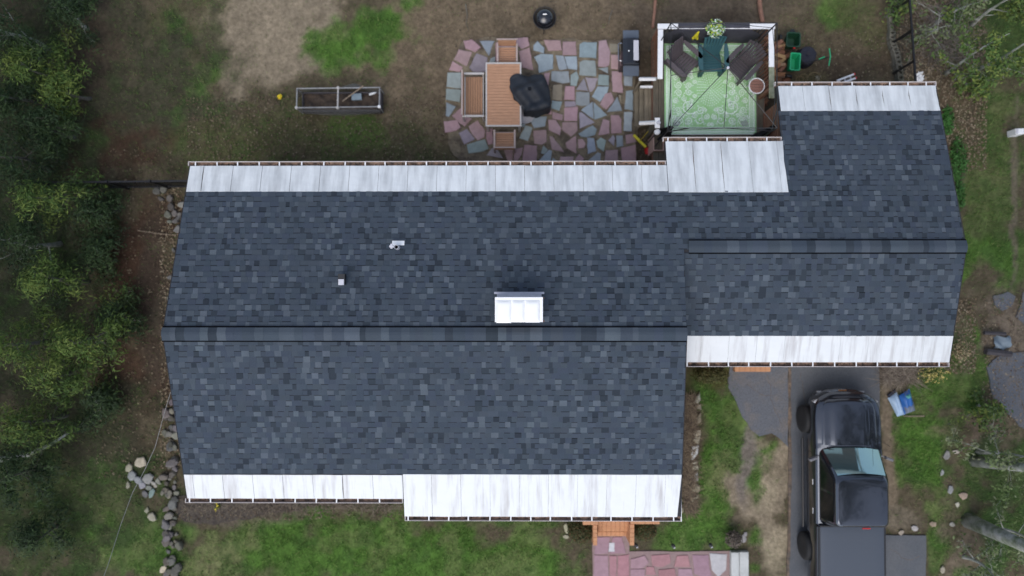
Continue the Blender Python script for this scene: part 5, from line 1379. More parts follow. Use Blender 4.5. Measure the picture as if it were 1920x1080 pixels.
# concrete block edging towards the fence
be = thing('block_edging', 'curving row of hollow grey concrete blocks along the leaf litter', 'edging', at(1680, 100))
bc = Vector(be.location)
path = [(1671, 14), (1671.5, 28), (1672.5, 44), (1673, 58), (1673, 66), (1673, 74), (1675, 82), (1677, 89), (1680, 96), (1682.5, 104), (1684, 112), (1685, 121), (1687, 131), (1688, 141), (1689, 151), (1690, 160)]
for k in range(len(path) - 1):
    a, b = at(*path[k], .15) - bc, at(*path[k + 1], .15) - bc
    d = b - a; n = 1 if d.length < .25 else 1
    ang = math.atan2(d.y, d.x); L_ = d.length - .012; c = (a + b) / 2; wd = .17
    m = MB(); R = Matrix.Rotation(ang, 3, 'Z')
    hollow = k >= 3
    if hollow:
        for (x, y, lx, ly) in ((0, wd / 2 - .014, L_, .028), (0, -wd / 2 + .014, L_, .028), (-L_ / 2 + .014, 0, .028, wd - .056), (L_ / 2 - .014, 0, .028, wd - .056)):
            m.box(R @ Vector((x, y, 0)) + Vector((c.x, c.y, .08)), (lx, ly, .19), ang)
        m.box((c.x, c.y, .03), (L_ - .03, wd - .03, .06), ang)
    else: m.box((c.x, c.y, .06), (L_, .12, .14), ang, .01)
    m.build('block', M['block'], be)

# ================================================================== FENCES
def fence(p0, p1, label, n_post, top=1.25, pick=.12, chain=False):
    t = thing('black_fence', label, 'fence', ((p0.x + p1.x) / 2, (p0.y + p1.y) / 2, 0))
    c = Vector(t.location); a, b = p0 - c, p1 - c; d = b - a
    ang = math.atan2(d.y, d.x)
    pw = .05 if chain else .075
    for k in range(n_post):
        q = a + d * (k / (n_post - 1)); MB().box((q.x, q.y, top / 2), (pw, pw, top + .06), ang, .01).build('post', M['black_metal'], t)
    for z in ((top - .02,) if chain else (.2, top - .05)): MB().box(((a + b) / 2).to_3d().xy.to_3d() + Vector((0, 0, z)), (d.length, .05, .045), ang).build('rail', M['black_metal'], t)
    m = MB(); k = .06
    if chain:
        L_ = d.length; n_ = int(L_ / .075)
        for k in range(-int(top / .075), n_):
            for s in (-1, 1):
                xa, xb = k * .075, k * .075 + top
                z0, z1 = (0.03, top - .05) if s > 0 else (top - .05, 0.03)
                ta, tb_ = max(0, -xa / top), min(1, (L_ - xa) / top)
                if tb_ - ta < .05: continue
                pa, pb = a + d * ((xa + top * ta) / L_), a + d * ((xa + top * tb_) / L_)
                m.tube([(pa.x, pa.y, z0 + (z1 - z0) * ta), (pb.x, pb.y, z0 + (z1 - z0) * tb_)], .0018, 3, cap=False)
        m.build('chain_mesh', M['chain'], t, kind='stuff')
        return t
    while k < d.length:
        q = a + d * (k / d.length); m.box((q.x, q.y, top / 2), (.022, .022, top - .1), ang); k += pick
    m.build('pickets', M['black_metal'], t, kind='stuff')
    return t
P_ = lambda u, v, z: Vector((*at(u, v, z).xy, 0))
fence(P_(1702, -60, 1.1), P_(1719, 172, 1.1), 'black chain link fence running away from the corner of the wing', 5, 1.1, chain=True)
fence(P_(40, 343, 1.1), P_(362, 339, 1.1), 'black metal picket fence running from the house towards the dark trees', 5, 1.15)
s = MB().tube([at(1687, 74, .55), at(1712, 57, 1.1)], .03, 6).build('fence_brace', M['black_metal']); tag(s, 'slanting black brace beside the chain link fence at the wing', 'brace')

# ================================================================== PICKUP TRUCK (front points away from the camera's lower edge, north)
tk = thing('pickup_truck', 'black four door pickup truck with flat bed cover parked on the driveway', 'pickup truck', (18.07, -2.69, 0.014))
def hw(y):
    pts = [(-4.95, .955), (-4.6, .985), (-1, .985), (.05, .985), (.35, .965), (.55, .915), (.68, .84), (.78, .70), (.86, .50)]
    for (a, b), (c, d) in zip(pts, pts[1:]):
        if a <= y <= c: return b + (d - b) * (y - a) / (c - a)
    return pts[0][1] if y < pts[0][0] else pts[-1][1]
def section(y):
    h = hw(y)
    zb_ = .44 if y < .5 else .44 + (y - .5) * .25
    for ax in (0.0, -3.71):
        if abs(y - ax) < .49: zb_ = max(zb_, .40 + math.sqrt(.49 ** 2 - (y - ax) ** 2))
    if y > -.62: zf = 1.13 - .11 * max(0, (y + .62) / 1.48) ** 1.6; zc_ = zf + .07 - .03 * max(0, y)
    elif y > -2.85: zf = 1.15; zc_ = 1.16
    else: zf = 1.22; zc_ = 1.22
    if y > .6: zf -= (y - .6) * .25; zc_ = zf + .01
    return [(h * .95, min(zb_, zf - .2)), (h, max(zb_ + .04, .62)), (h * 1.005, max(zb_ + .06, .86)), (h * .985, zf - .10), (h * .95, zf - .03), (h * .90, zf), (h * .5, zf + .7 * (zc_ - zf)), (0, zc_)]
ysec = list(np.arange(-4.95, .86, .07)) + [.86]
ysec += [-2.849, -2.851]; ysec = sorted(ysec)
body = MB(); rows_ = []
vs = []
for y in ysec:
    hs = section(y)
    full = [(-x, z) for x, z in hs] + [(x, z) for x, z in hs[-2::-1]]
    vs += [(x, y, z) for x, z in full]
n = 15
fs = [(j * n + i, (j + 1) * n + i, (j + 1) * n + i + 1, j * n + i + 1) for j in range(len(ysec) - 1) for i in range(n - 1)]
fs += [tuple(range(n)), tuple((len(ysec) - 1) * n + i for i in range(n - 1, -1, -1))]
body.add(vs, fs)
bo = body.build('body', M['paint'], tk, smooth=True)
MB().box((0, -2, .55), (1.5, 5.4, .25)).build('chassis', M['black'], tk)
# hood, standing a little proud of the wings
def hood(u, v):
    y = -.60 + 1.25 * v
    w = .80 - .02 * v - (.13 * max(0, (v - .72) / .28) ** 2)
    x = -w + 2 * w * u
    base = 1.165 - .10 * max(0, v) ** 1.7
    s_ = abs(2 * u - 1)
    bul = .038 * (1 / (1 + math.exp((s_ - .62) * 26))) * (1 - .3 * v)
    edge = -.035 * max(0, (s_ - .9) / .1) ** 2 - .05 * max(0, (v - .93) / .07) ** 2
    return (x, y + .05 * (1 - s_ ** 2) * v - .06 * (1 - s_ ** 2) * (1 - v) * 0, base + .05 * (1 - s_ ** 2) + bul + edge)
MB().grid(hood, 40, 24).build('hood', M['paint'], tk, smooth=True)
# cab shell from rounded rings
def ringpts(x0, yf, yr, z, bow, rad=.16, n=12):
    pts = []
    for (cx_, cy_, a0) in ((x0 - rad, yf - rad, 0), (-x0 + rad, yf - rad, 90), (-x0 + rad, yr + rad, 180), (x0 - rad, yr + rad, 270)):
        for s in range(n):
            a_ = math.radians(a0 + 90 * s / (n - 1)); pts.append((cx_ + rad * math.cos(a_), cy_ + rad * math.sin(a_)))
    out = []
    for x, y in pts:
        if y > (yf + yr) / 2: y += bow * (1 - (x / x0) ** 2)
        out.append((x, y, z + 0.0))
    return out
rings = [ringpts(.87, -.70, -2.84, 1.10, .10), ringpts(.865, -.74, -2.83, 1.19, .10), ringpts(.735, -1.34, -2.72, 1.80, .07), ringpts(.70, -1.40, -2.68, 1.855, .06), ringpts(.66, -1.445, -2.645, 1.876, .055, .15)]
vs = [p for r_ in rings for p in r_]; n = 48
fs = [(k * n + i, k * n + (i + 1) % n, (k + 1) * n + (i + 1) % n, (k + 1) * n + i) for k in range(len(rings) - 1) for i in range(n)]
MB().add(vs, fs).build('cab', M['paint'], tk, smooth=True)
def roof_skin(u, v):
    s_, q_ = 2 * u - 1, 2 * v - 1
    k_ = 1 - .06 * (abs(q_) ** 8); j_ = 1 - .05 * (abs(s_) ** 8)
    return (.668 * s_ * k_, -2.048 + .603 * q_ * j_ + .06 * (1 - s_ * s_) * max(0, q_), 1.8755 + .012 * (1 - s_ ** 4) * (1 - q_ ** 8))
MB().grid(roof_skin, 24, 24).build('cab_roof', M['paint'], tk, smooth=True)
def ws(u, v):
    s_ = 2 * u - 1
    x0 = .775 + (.655 - .775) * v
    y0, y1 = -.755, -1.325
    bow = .10 * (1 - v) + .07 * v
    y = y0 + (y1 - y0) * v + bow * (1 - (s_ * .9) ** 2)
    return (x0 * s_, y + .006, 1.20 + (1.795 - 1.20) * v + .016)
MB().grid(ws, 20, 10).build('windshield', M['shield'], tk, smooth=True)
for s in (-1, 1):
    for (ya, yb, yta, ytb) in ((-.98, -1.78, -1.45, -1.80), (-1.86, -2.64, -1.88, -2.60)):
        q = lambda t, yb_, yt_: (s * (.865 + (.735 - .865) * t + .008), yb_ + (yt_ - yb_) * t, 1.19 + (1.80 - 1.19) * t)
        vs = [q(.06, ya, yta), q(.06, yb, ytb), q(.92, yb, ytb), q(.92, ya, yta)]
        MB().add(vs, [(0, 1, 2, 3) if s < 0 else (3, 2, 1, 0)]).build('side_window', M['darkglass'], tk)
    mb = MB(); mb.box((s * 1.07, -.98, 1.22), (.21, .075, .15), s * -.38, .02); mb.tube([(s * .88, -.90, 1.15), (s * 1.02, -.96, 1.18)], .022, 6)
    mb.build('mirror', mat('mirror_shell', (.16, .16, .17), .3, .1), tk)
    MB().box((s * .79, .585, .90), (.22, .17, .15), s * -.55, .02).build('headlight', M['lamp'], tk)
    for y in (-1.68, -2.50): MB().box((s * .995, y, 1.0), (.02, .16, .03)).build('door_handle', M['chrome'], tk)
    MB().box((s * .93, -4.93, 1.0), (.1, .06, .35)).build('tail_light', M['red'], tk)
    MB().tube([(s * 1.02, -.55, .40), (s * 1.02, -3.15, .40)], .035, 8).build('side_step', M['black_metal'], tk)
    MB().box((s * .62, .835, .62), (.12, .05, .07)).build('fog_lamp', M['lamp'], tk)
    for yl in (-1.82, -.86): MB().tube([(s * (.987), yl, 1.08), (s * .991, yl + .01, .80), (s * .985, yl + .02, .5)], .004, 4).build('door_seam', M['black'], tk)
mb = MB()
pts = [(-.86, .62), (-.72, .78), (-.40, .90), (0, .93), (.40, .90), (.72, .78), (.86, .62)]
mb.add([(x, y, z) for z in (.50, .74) for x, y in pts] + [(x * .96, y - .12, .77) for x, y in pts], [(i, i + 1, i + 8, i + 7) for i in range(6)] + [(i + 7, i + 8, i + 15, i + 14) for i in range(6)])
mb.build('bumper', M['paint'], tk, smooth=True)
MB().box((-.30, .872, .775), (.42, .02, .02), .1).build('bumper_trim', M['chrome'], tk)
mb = MB()
for k in range(5): mb.box((0, .80 + .012 * k * 0, .80 + k * .035), (1.05 - k * .02, .05, .018))
mb.build('grille', M['black'], tk)
MB().box((-.02, .895, .79), (.22, .03, .03)).build('marker_light', M['amber'], tk)
for s in (-1, 1):
    for y in (0.0, -3.71):
        w = MB(); w.lathe([(.22, -.13), (.36, -.135), (.40, -.10), (.405, 0), (.40, .10), (.36, .135), (.22, .13)], 32, (0, 0, 0), 'X')
        wo_ = w.build('wheel', M['tyre'], tk, smooth=True); wo_.location = (s * .925, y, .40)
        r_ = MB()
        r_.lathe([(.245, .0), (.25, .11), (.225, .115), (.20, .05), (.0, .05)], 24, (0, 0, 0), 'X')
        for k in range(6):
            a_ = k * math.pi / 3
            r_.box((.075, .13 * math.cos(a_), .13 * math.sin(a_)), (.03, .05, .20), rot=Matrix.Rotation(a_ - math.pi / 2, 3, 'X'))
        r_.lathe([(.05, .05), (.05, .09), (0, .095)], 12, (0, 0, 0), 'X')
        ro_ = r_.build('rim', M['rim'], wo_)
        if s < 0: ro_.rotation_euler.z = math.pi
# bed cover
def ton(u, v):
    s_ = 2 * u - 1
    return (s_ * .905, -2.885 - 2.03 * v, 1.245 + .012 * (1 - s_ ** 8) * (1 - (2 * v - 1) ** 10) - .0008 * max(0, math.sin(v * 38)) ** 6)
t_ = MB(); t_.grid(ton, 24, 60)
t_.build('bed_cover', M['tonneau'], tk, smooth=True)
for s in (-1, 1): MB().box((s * .92, -3.90, 1.235), (.05, 2.06, .05), ch=.01).build('bed_rail', M['black_metal'], tk)
MB().box((.10, -2.73, 1.845), (.22, .03, .03), ch=.006).build('brake_light', M['red'], tk)
MB().box((0, -2.87, 1.20), (1.8, .04, .12)).build('bed_front', M['black'], tk)

for s in (-1, 1): MB().tube([(s * .38 - .25, -.70, 1.235), (s * .38 + .18, -.78, 1.275)], .010, 5).build('wiper', M['black'], tk)
MB().tube([(.80, -.45, 1.13), (.82, -.52, 1.75)], .005, 5).build('antenna', M['black'], tk)
# bags of lawn product lying on the grass
c = at(1690, 756, .1)
def bag(poly, z0, z1, name, mt, t, bul=.03):
    cx_ = sum(p[0] for p in poly) / len(poly); cy_ = sum(p[1] for p in poly) / len(poly)
    a, b, c_, d = [Vector(p) for p in poly]
    def f(u, v):
        p = (a * (1 - u) + b * u) * (1 - v) + (d * (1 - u) + c_ * u) * v
        e = (1 - abs(2 * u - 1) ** 4) * (1 - abs(2 * v - 1) ** 4)
        return (p.x, p.y, z0 + (z1 - z0) * e + .008 * math.sin(u * 17 + v * 5) * e)
    return MB().grid(f, 14, 14).build(name, M[mt], t, smooth=True)
def lp(u, v, o_): p = at(u, v, .08); return (p.x - o_.x, p.y - o_.y)
t = thing('feed_bag', 'pale blue plump bag lying under the printed blue bag', 'bag', at(1682, 757, 0)); o_ = Vector(t.location)
bag([lp(1667, 747, o_), lp(1684, 735, o_), lp(1700, 778, o_), lp(1685, 782, o_)], .0, .11, 'bag_body', 'bag_pale', t)
MB().box((lp(1674, 738, o_)[0], lp(1674, 738, o_)[1], .03), (.30, .10, .05), .65, .015).build('bag_seam', M['navy'], t)
t = thing('feed_bag', 'printed blue bag lying on top of the pale blue bag', 'bag', at(1698, 754, .09)); o_ = Vector(t.location)
bag([lp(1685, 742, o_), lp(1705, 729, o_), lp(1714, 769, o_), lp(1695, 777, o_)], .0, .13, 'bag_body', 'bag_blue', t)
bag([lp(1692, 761, o_), lp(1710.5, 754, o_), lp(1713.5, 769, o_), lp(1696, 775.5, o_)], .06, .142, 'printed_panel', 'bag_grey', t)
bag([lp(1694, 741.5, o_), lp(1703, 737, o_), lp(1705, 745, o_), lp(1696, 748, o_)], .10, .137, 'printed_badge', 'bag_green', t)
s = MB().tube([at(1694, 780, .03), at(1712, 780.5, .03), at(1733, 780, .03)], .018, 6).build('garden_stake', M['twig']); tag(s, 'pale thin stake lying on the grass below the two bags', 'stake')

# ================================================================== STONES
ROCKC = [(.22, .205, .16), (.18, .17, .145), (.25, .23, .175), (.19, .185, .165), (.15, .138, .115)]
def rock_mesh(rx, ry, rz, seed, col):
    r = random.Random(seed); m = MB()
    n = 7; vs = []
    lv = [(-.3, .85), (.5, 1.0), (.9, .86), (1.0, .66)]
    base = [r.uniform(.72, 1.18) for _ in range(n)]
    tx_, ty_ = r.uniform(-.3, .3), r.uniform(-.3, .3)
    for z, k in lv:
        for q in range(n):
            a_ = 2 * math.pi * (q + r.uniform(-.12, .12)) / n
            x, y = rx * k * base[q] * math.cos(a_), ry * k * base[q] * math.sin(a_)
            vs.append((x, y, rz * (z + (tx_ * x / rx + ty_ * y / ry) * .5 * max(0, z))))
    fs = [(l * n + q, l * n + (q + 1) % n, (l + 1) * n + (q + 1) % n, (l + 1) * n + q) for l in range(3) for q in range(n)] + [tuple(3 * n + q for q in range(n))]
    m.add(vs, fs, col); return m
def rock(u, v, du, dv, label, col=None, ang=0, group=None, zr=.5, k=[0]):
    k[0] += 1
    p = at(u, v, .08)
    m = rock_mesh(du / 125, dv / 125, min(du, dv) / 125 * zr, k[0], jit(col or random.choice(ROCKC), .12))
    s = m.build('fieldstone', M['rock']); s.location = (p.x, p.y, 0); s.rotation_euler.z = ang
    return tag(s, label, 'stone', group)
PALE_R = (.40, .36, .27)
rock(262, 868, 28, 20, 'largest pale tan boulder at the upper edge of the loose stone heap', PALE_R, .2)
rock(239, 878, 15, 16, 'small pale tan boulder at the left of the loose stone heap', (.33, .31, .24), .5)
rock(247, 893, 20, 22, 'broad flat grey slab left of the middle of the stone heap', (.24, .245, .245), .6)
rock(257, 901, 18, 20, 'broad flat grey slab in the middle of the stone heap', (.25, .25, .25), .5)
rock(277, 898, 22, 20, 'angular grey slab right of the middle of the stone heap', (.24, .235, .22), .5)
rock(264, 911, 16, 14, 'pale grey block under the grey cable in the stone heap', (.28, .29, .30))
rock(238, 911, 10, 16, 'narrow pale stone at the lower left of the stone heap', (.26, .25, .19))
rock(294, 904, 10, 15, 'upright narrow grey stone at the right end of the stone heap', (.24, .23, .20), .5)
rock(285, 907, 12, 8, 'small pale oblong stone beside the upright narrow stone', (.33, .31, .27), -.4)
rock(289.5, 912.5, 8, 6, 'smallest pale pebble-like stone of the stone heap', (.36, .33, .28))
rock(277, 916, 14, 10, 'greenish grey flat stone at the bottom of the stone heap', (.21, .22, .19))
rock(270, 928, 14, 16, 'purplish grey stone at the bottom left of the stone heap', (.15, .14, .145), .5)
rock(282, 927, 11, 22, 'blue-green tinted slab standing at the foot of the stone heap', (.19, .235, .23), -.4)
rock(284, 971, 17, 19, 'pale tan stone alone on the grass below the stone heap', (.36, .33, .25), .5)
rock(273, 958, 8, 13, 'narrow weathered stone in the grass just above the lone pale stone', (.24, .22, .17), -.4)
rock(304, 1069, 13, 18, 'bright tan stone at the foot of the low stone wall', (.45, .40, .28), -.6)
sw = thing('stone_wall', 'low dry stone wall running down beside the left end of the house', 'stone wall', at(322, 900)); so = Vector(sw.location)
wr = random.Random(3)
wp = [(318, 745), (322, 790), (325, 830), (322, 870), (320, 900), (316, 930), (315, 960), (318, 990), (322, 1020), (325, 1050), (318, 1080), (318, 1110)]
for (a, b) in zip(wp, wp[1:]):
    n_ = 8 if a[1] < 950 else 7
    for q in range(n_):
        t_ = wr.random()
        u, v = a[0] + (b[0] - a[0]) * t_ + wr.uniform(-14, 14), a[1] + (b[1] - a[1]) * t_
        p = at(u, v, .1)
        sz = wr.uniform(.06, .155)
        m = rock_mesh(sz * wr.uniform(.8, 1.4), sz, sz * .7, 500 + int(u * 7 + v), jit(wr.choice([(.15, .142, .118), (.125, .118, .10), (.19, .18, .145), (.10, .094, .08), (.135, .125, .12)]), .2))
        s = m.build('stone', M['rock'], sw); s.location = (p.x - so.x, p.y - so.y, wr.uniform(-.02, .08)); s.rotation_euler = (wr.uniform(-.3, .3), wr.uniform(-.3, .3), wr.uniform(0, 6))
sw2 = thing('stone_wall', 'tumbled dry stones along the upper left corner of the house', 'stone wall', at(325, 400)); so = Vector(sw2.location)
for (u, v, du, dv) in ((293, 358, 18, 20), (305, 355, 14, 18), (316, 372, 18, 14), (340, 384, 12, 17), (319, 388, 20, 14), (314, 403, 16, 18), (327, 400, 12, 14), (328, 414, 10, 16), (317, 415, 12, 8), (334, 408, 8, 16), (333, 430, 18, 18), (325, 470, 8, 12), (336, 402, 10, 10), (318, 520, 10, 12), (300, 372, 14, 10), (316, 560, 9, 10), (314, 600, 10, 9), (309, 640, 9, 12)):
    p = at(u, v, .08)
    s = rock_mesh(du / 125, dv / 125, .09, int(u * 3 + v), jit(wr.choice([(.13, .13, .12), (.17, .165, .14), (.20, .20, .18), (.11, .105, .095)]), .2)).build('stone', M['rock'], sw2)
    s.location = (p.x - so.x, p.y - so.y, 0); s.rotation_euler.z = wr.uniform(0, 6)
# bed edging on the right of the house
ed = thing('bed_edging', 'line of pale edging stones between the dry bed and the lawn', 'edging', at(1303, 850)); so = Vector(ed.location)
for (zp, col) in (([(165,405),(228,292),(240,380),(215,410)], (.34,.33,.27)), ([(185,425),(235,420),(250,480),(200,470)], (.26,.23,.17)), ([(190,560),(240,500),(245,600),(200,620)], (.23,.20,.14)), ([(155,690),(235,680),(240,735),(175,745)], (.33,.29,.21)),
        ([(160,790),(180,745),(240,745),(215,830)], (.33,.30,.22)), ([(150,845),(222,840),(210,920),(165,992),(138,980)], (.52,.53,.50)), ([(148,1005),(200,1000),(202,1030),(150,1032)], (.40,.38,.29)), ([(155,1040),(212,1035),(215,1085),(158,1085)], (.42,.39,.29))):
    pl = [(p.x - so.x, p.y - so.y) for p in (at(1270 + a / 5.4, 680 + b / 5.4, .1) for a, b in zp)]
    MB().prism(ragged(pl, .07, .012, int(zp[0][0])), -.02, .10, .02, jit(col, .06)).build('stone', M['rock'], ed)
for (zp, col) in (([(135,170),(190,120),(197,205),(150,215)], (.30,.29,.26)), ([(130,255),(165,222),(212,255),(205,310),(140,315)], (.30,.27,.18)), ([(125,370),(190,330),(200,355),(140,405)], (.25,.23,.16)), ([(85,460),(120,400),(140,410),(100,475)], (.18,.17,.11)), ([(20,450),(55,450),(60,490),(30,520)], (.30,.28,.20))):
    pl = [(p.x - so.x, p.y - so.y) for p in (at(1270 + a / 4.909, 860 + b / 4.909, .1) for a, b in zp)]
    MB().prism(ragged(pl, .07, .012, int(zp[0][0])), -.02, .09, .02, jit(col, .06)).build('stone', M['rock'], ed)
# small stones along the walk, driveway and boundary strip
sr = random.Random(11)
for (u, v, du, dv, col, lb) in ((1395, 1012, 13, 15, (.34,.31,.31), 'flat pinkish grey stone beside the round dry bush'), (1399, 1003, 9, 10, (.30,.28,.28), 'small pinkish stone above the flat stone by the dry bush'), (1692, 1000, 12, 9, (.36,.30,.24), 'tan stone at the left end of the row above the side pad'), (1717, 992, 13, 11, (.38,.37,.34), 'pale grey stone in the row above the side pad'),
        (1752, 984, 16, 10, (.30,.24,.18), 'brown stone at the right end of the row above the side pad'), (1795, 848, 13, 10, (.46,.43,.36), 'pale oblong stone in the boundary strip beside the lawn'), (1777, 855, 13, 18, (.24,.23,.22), 'grey stone left of the pale oblong stone'), (1798, 948, 8, 11, (.55,.52,.44), 'whitest small stone in the boundary strip'), (1785, 920, 12, 16, (.28,.28,.28), 'grey stone in the middle of the boundary strip'),
        (1808, 930, 18, 16, (.34,.27,.20), 'tan stone right of the middle grey stone'), (1769, 888, 8, 12, (.36,.36,.35), 'small pale stone at the left edge of the boundary strip'), (1770, 1070, 12, 16, (.38,.33,.26), 'tan block at the lower end of the boundary strip'), (1788, 985, 12, 9, (.35,.33,.29), 'pale stone by the foot of the thick leaning trunk'),
        (1062, 992, 9, 26, (.36,.34,.24), 'narrow upright pale stone left of the round shrub'), (1062, 1008, 14, 10, (.37,.34,.25), 'flat pale stone at the foot of the narrow upright stone')):
    rock(u, v, du, dv, lb, col, sr.uniform(-.3, .3), zr=.4)

# ================================================================== SMALL YARD THINGS
for k, (u, v, lb) in enumerate(((1192, 1022, 'small black path light nearest the orange brick steps'), (1262, 1023, 'small black path light in the middle beside the pink walk'), (1332, 1022, 'small black path light nearest the pale concrete landing'))):
    p = at(u, v, .3)
    t = thing('path_light', lb, 'path light', (p.x, p.y, 0), 0, 'path lights along the front walk')
    MB().tube([(0, 0, 0), (0, 0, .28)], .012, 6).build('stake', M['black'], t)
    MB().lathe([(.02, .26), (.055, .28), (.06, .33), (.02, .36), (0, .36)], 14).build('lamp_head', M['black'], t)
    MB().box((.03, -.04, .30), (.05, .09, .02), .4).build('panel', M['vent_grey'], t)
p = at(1725, 145, .05)
t = thing('plastic_scrap', 'crumpled white plastic scrap on dead leaves beside the chain link fence', 'litter', (p.x, p.y, 0))
for k in range(5):
    a_ = k * 1.3
    MB().grid(lambda u, v: (.10 * math.cos(a_) * .5 + (u - .5) * .15, .11 * math.sin(a_) + (v - .5) * .13, .04 + .04 * math.sin(u * 7 + k) * math.cos(v * 6 + k)), 6, 6).build('fold', M['white_plastic'], t)
p = at(1910, 247, .3)
t = thing('utility_box', 'small white utility box beside the worn path at the right edge', 'box', (p.x, p.y, 0))
MB().box((0, 0, .18), (.26, .17, .36), .05, .01).build('box_body', M['white_plastic'], t); MB().box((-.09, -.005, .365), (.05, .15, .02)).build('lid', M['vent_grey'], t)
for (u0, v0, u1, v1, r_, lb) in ((1845, 624, 1885, 626, .06, 'dark timber lying above the grey tarp at the right edge'), (1848, 659, 1895, 664, .10, 'thicker dark timber lying below the grey tarp at the right edge')):
    s = MB().tube([at(u0, v0, .1), at(u1, v1, .1)], r_, 6).build('timber_beam', M['timber']); tag(s, lb, 'timber')
p = at(1882, 643, .1)
t = thing('grey_tarp', 'small crumpled blue-grey tarp between two dark timbers', 'tarp', (p.x, p.y, 0))
MB().grid(lambda u, v: ((u - .5) * .5 + .03 * math.sin(v * 9), (v - .5) * .38 + .03 * math.sin(u * 8), .10 + .06 * math.sin(u * 6 + v * 4) - .25 * (abs(u - .5) ** 2 + abs(v - .5) ** 2)), 14, 12).build('tarp_sheet', M['bluegrey'], t, smooth=True)
# cable dropping from the left gable
p = [Vector((.25, -1.45, 2.6)), Vector((-.25, -2.6, 2.1)), Vector((-.7, -3.8, 1.9)), Vector((-1.3, -5.2, 1.9)), Vector((-2.3, -7.3, 2.3)), Vector((-3.4, -9.6, 3.0))]
p = [at(320, 735, 2.5), at(308, 775, 2.2), at(291, 838, 2.0), at(272, 880, 2.0), at(248, 925, 2.1), at(226, 985, 2.4), at(203, 1058, 2.9), at(165, 1160, 3.6)]
s = MB().tube(p, .0065, 6).build('service_cable', M['cable']); tag(s, 'pale grey overhead cable dropping away from the left end of the house', 'cable')
s = MB().tube([at(258, 432, .06), at(290, 437, .08), at(320, 440, .06), at(340, 440, .05)], [.012, .010, .008, .006], 5).build('fallen_stick', M['twig']); tag(s, 'long thin pale stick lying beside the tumbled stones', 'stick')
s = MB().tube([at(-30, 866, .12), at(45, 856, .14), at(90, 836, .12), at(128, 812, .08)], [.09, .075, .05, .03], 7).build('fallen_branch', M['bark_pale']); tag(s, 'pale fallen branch lying across the moss under the dark trees', 'branch')

# ================================================================== PLANTS
def plant(name, label, cat, u, v, z, rad, n, size, cols, seed, group=None, stems=6, up=.5, zc=None):
    p = at(u, v, z)
    t = thing(name, label, cat, (p.x, p.y, 0), 0, group)
    vv, ff, cc = leaf_cloud((0, 0, zc if zc is not None else z), rad, n, size, cols, seed, up)
    np_mesh('foliage', vv, ff, cc, M['leaf'], t)
    r = random.Random(seed); m = MB()
    for k in range(stems):
        a_ = r.uniform(0, 6.28); q = r.uniform(.3, .9)
        m.tube([(0, 0, 0), (rad[0] * q * .5 * math.cos(a_), rad[1] * q * .5 * math.sin(a_), z * .6), (rad[0] * q * math.cos(a_), rad[1] * q * math.sin(a_), z + rad[2] * .5 * r.random())], [.014, .009, .004], 4)
    m.build('stems', M['bark'], t)
    return t
SHC = [(.055, .06, .018), (.04, .055, .017), (.075, .055, .02), (.10, .055, .022), (.035, .05, .015)]
plant('round_shrub', 'round bronze-green shrub left of the orange brick steps', 'shrub', 1090, 994, .45, (.42, .38, .36), 5200, .030, SHC, 21, 'shrubs flanking the front steps')
plant('round_shrub', 'round bronze-green shrub right of the orange brick steps', 'shrub', 1209, 992, .45, (.36, .35, .34), 4600, .030, SHC, 22, 'shrubs flanking the front steps')
plant('dry_bush', 'round leafless brown bush beside the pale concrete landing', 'bush', 1376, 1011, .3, (.26, .26, .22), 1500, .030, [(.10, .08, .065), (.14, .115, .09), (.075, .06, .05)], 23)
plant('flowering_shrub', 'low shrub with small yellow flowers below the right end of the wing', 'shrub', 1750, 702, .3, (.50, .30, .25), 520, .035, [(.55, .44, .17), (.48, .40, .12), (.06, .10, .025), (.05, .09, .02)], 24)
plant('yellow_blooms', 'small clump of yellow blooms in the mulch under the lower left eave', 'flower', 407, 949, .2, (.10, .16, .10), 60, .035, [(.6, .5, .03), (.08, .10, .02)], 25)
plant('dry_shrub', 'dry shrub with pale blossom beside the right gable of the wing', 'shrub', 1803, 655, .3, (.22, .40, .24), 500, .032, [(.40, .33, .20), (.30, .22, .13), (.07, .10, .03)], 26)
plant('leggy_shrub', 'olive leafy shrub in the corner between house and wing', 'shrub', 1332, 702, .5, (.55, .28, .40), 2600, .034, [(.065, .062, .018), (.085, .075, .025), (.05, .055, .015)], 27)
plant('climbing_weed', 'bright green leafy weed patch beside the upper right gable of the wing', 'weed', 1778, 225, .1, (.22, .45, .09), 500, .045, [(.035, .12, .02), (.05, .15, .03)], 28, zc=.08, stems=2)
plant('climbing_weed', 'bright green leafy weed patch halfway along the right gable of the wing', 'weed', 1798, 300, .1, (.30, .75, .09), 800, .045, [(.035, .11, .02), (.05, .14, .03)], 29, zc=.08, stems=2)
plant('climbing_weed', 'small bright green weed patch near the ridge end of the wing', 'weed', 1800, 365, .1, (.20, .50, .08), 400, .045, [(.035, .11, .02), (.05, .13, .03)], 30, zc=.07, stems=2)
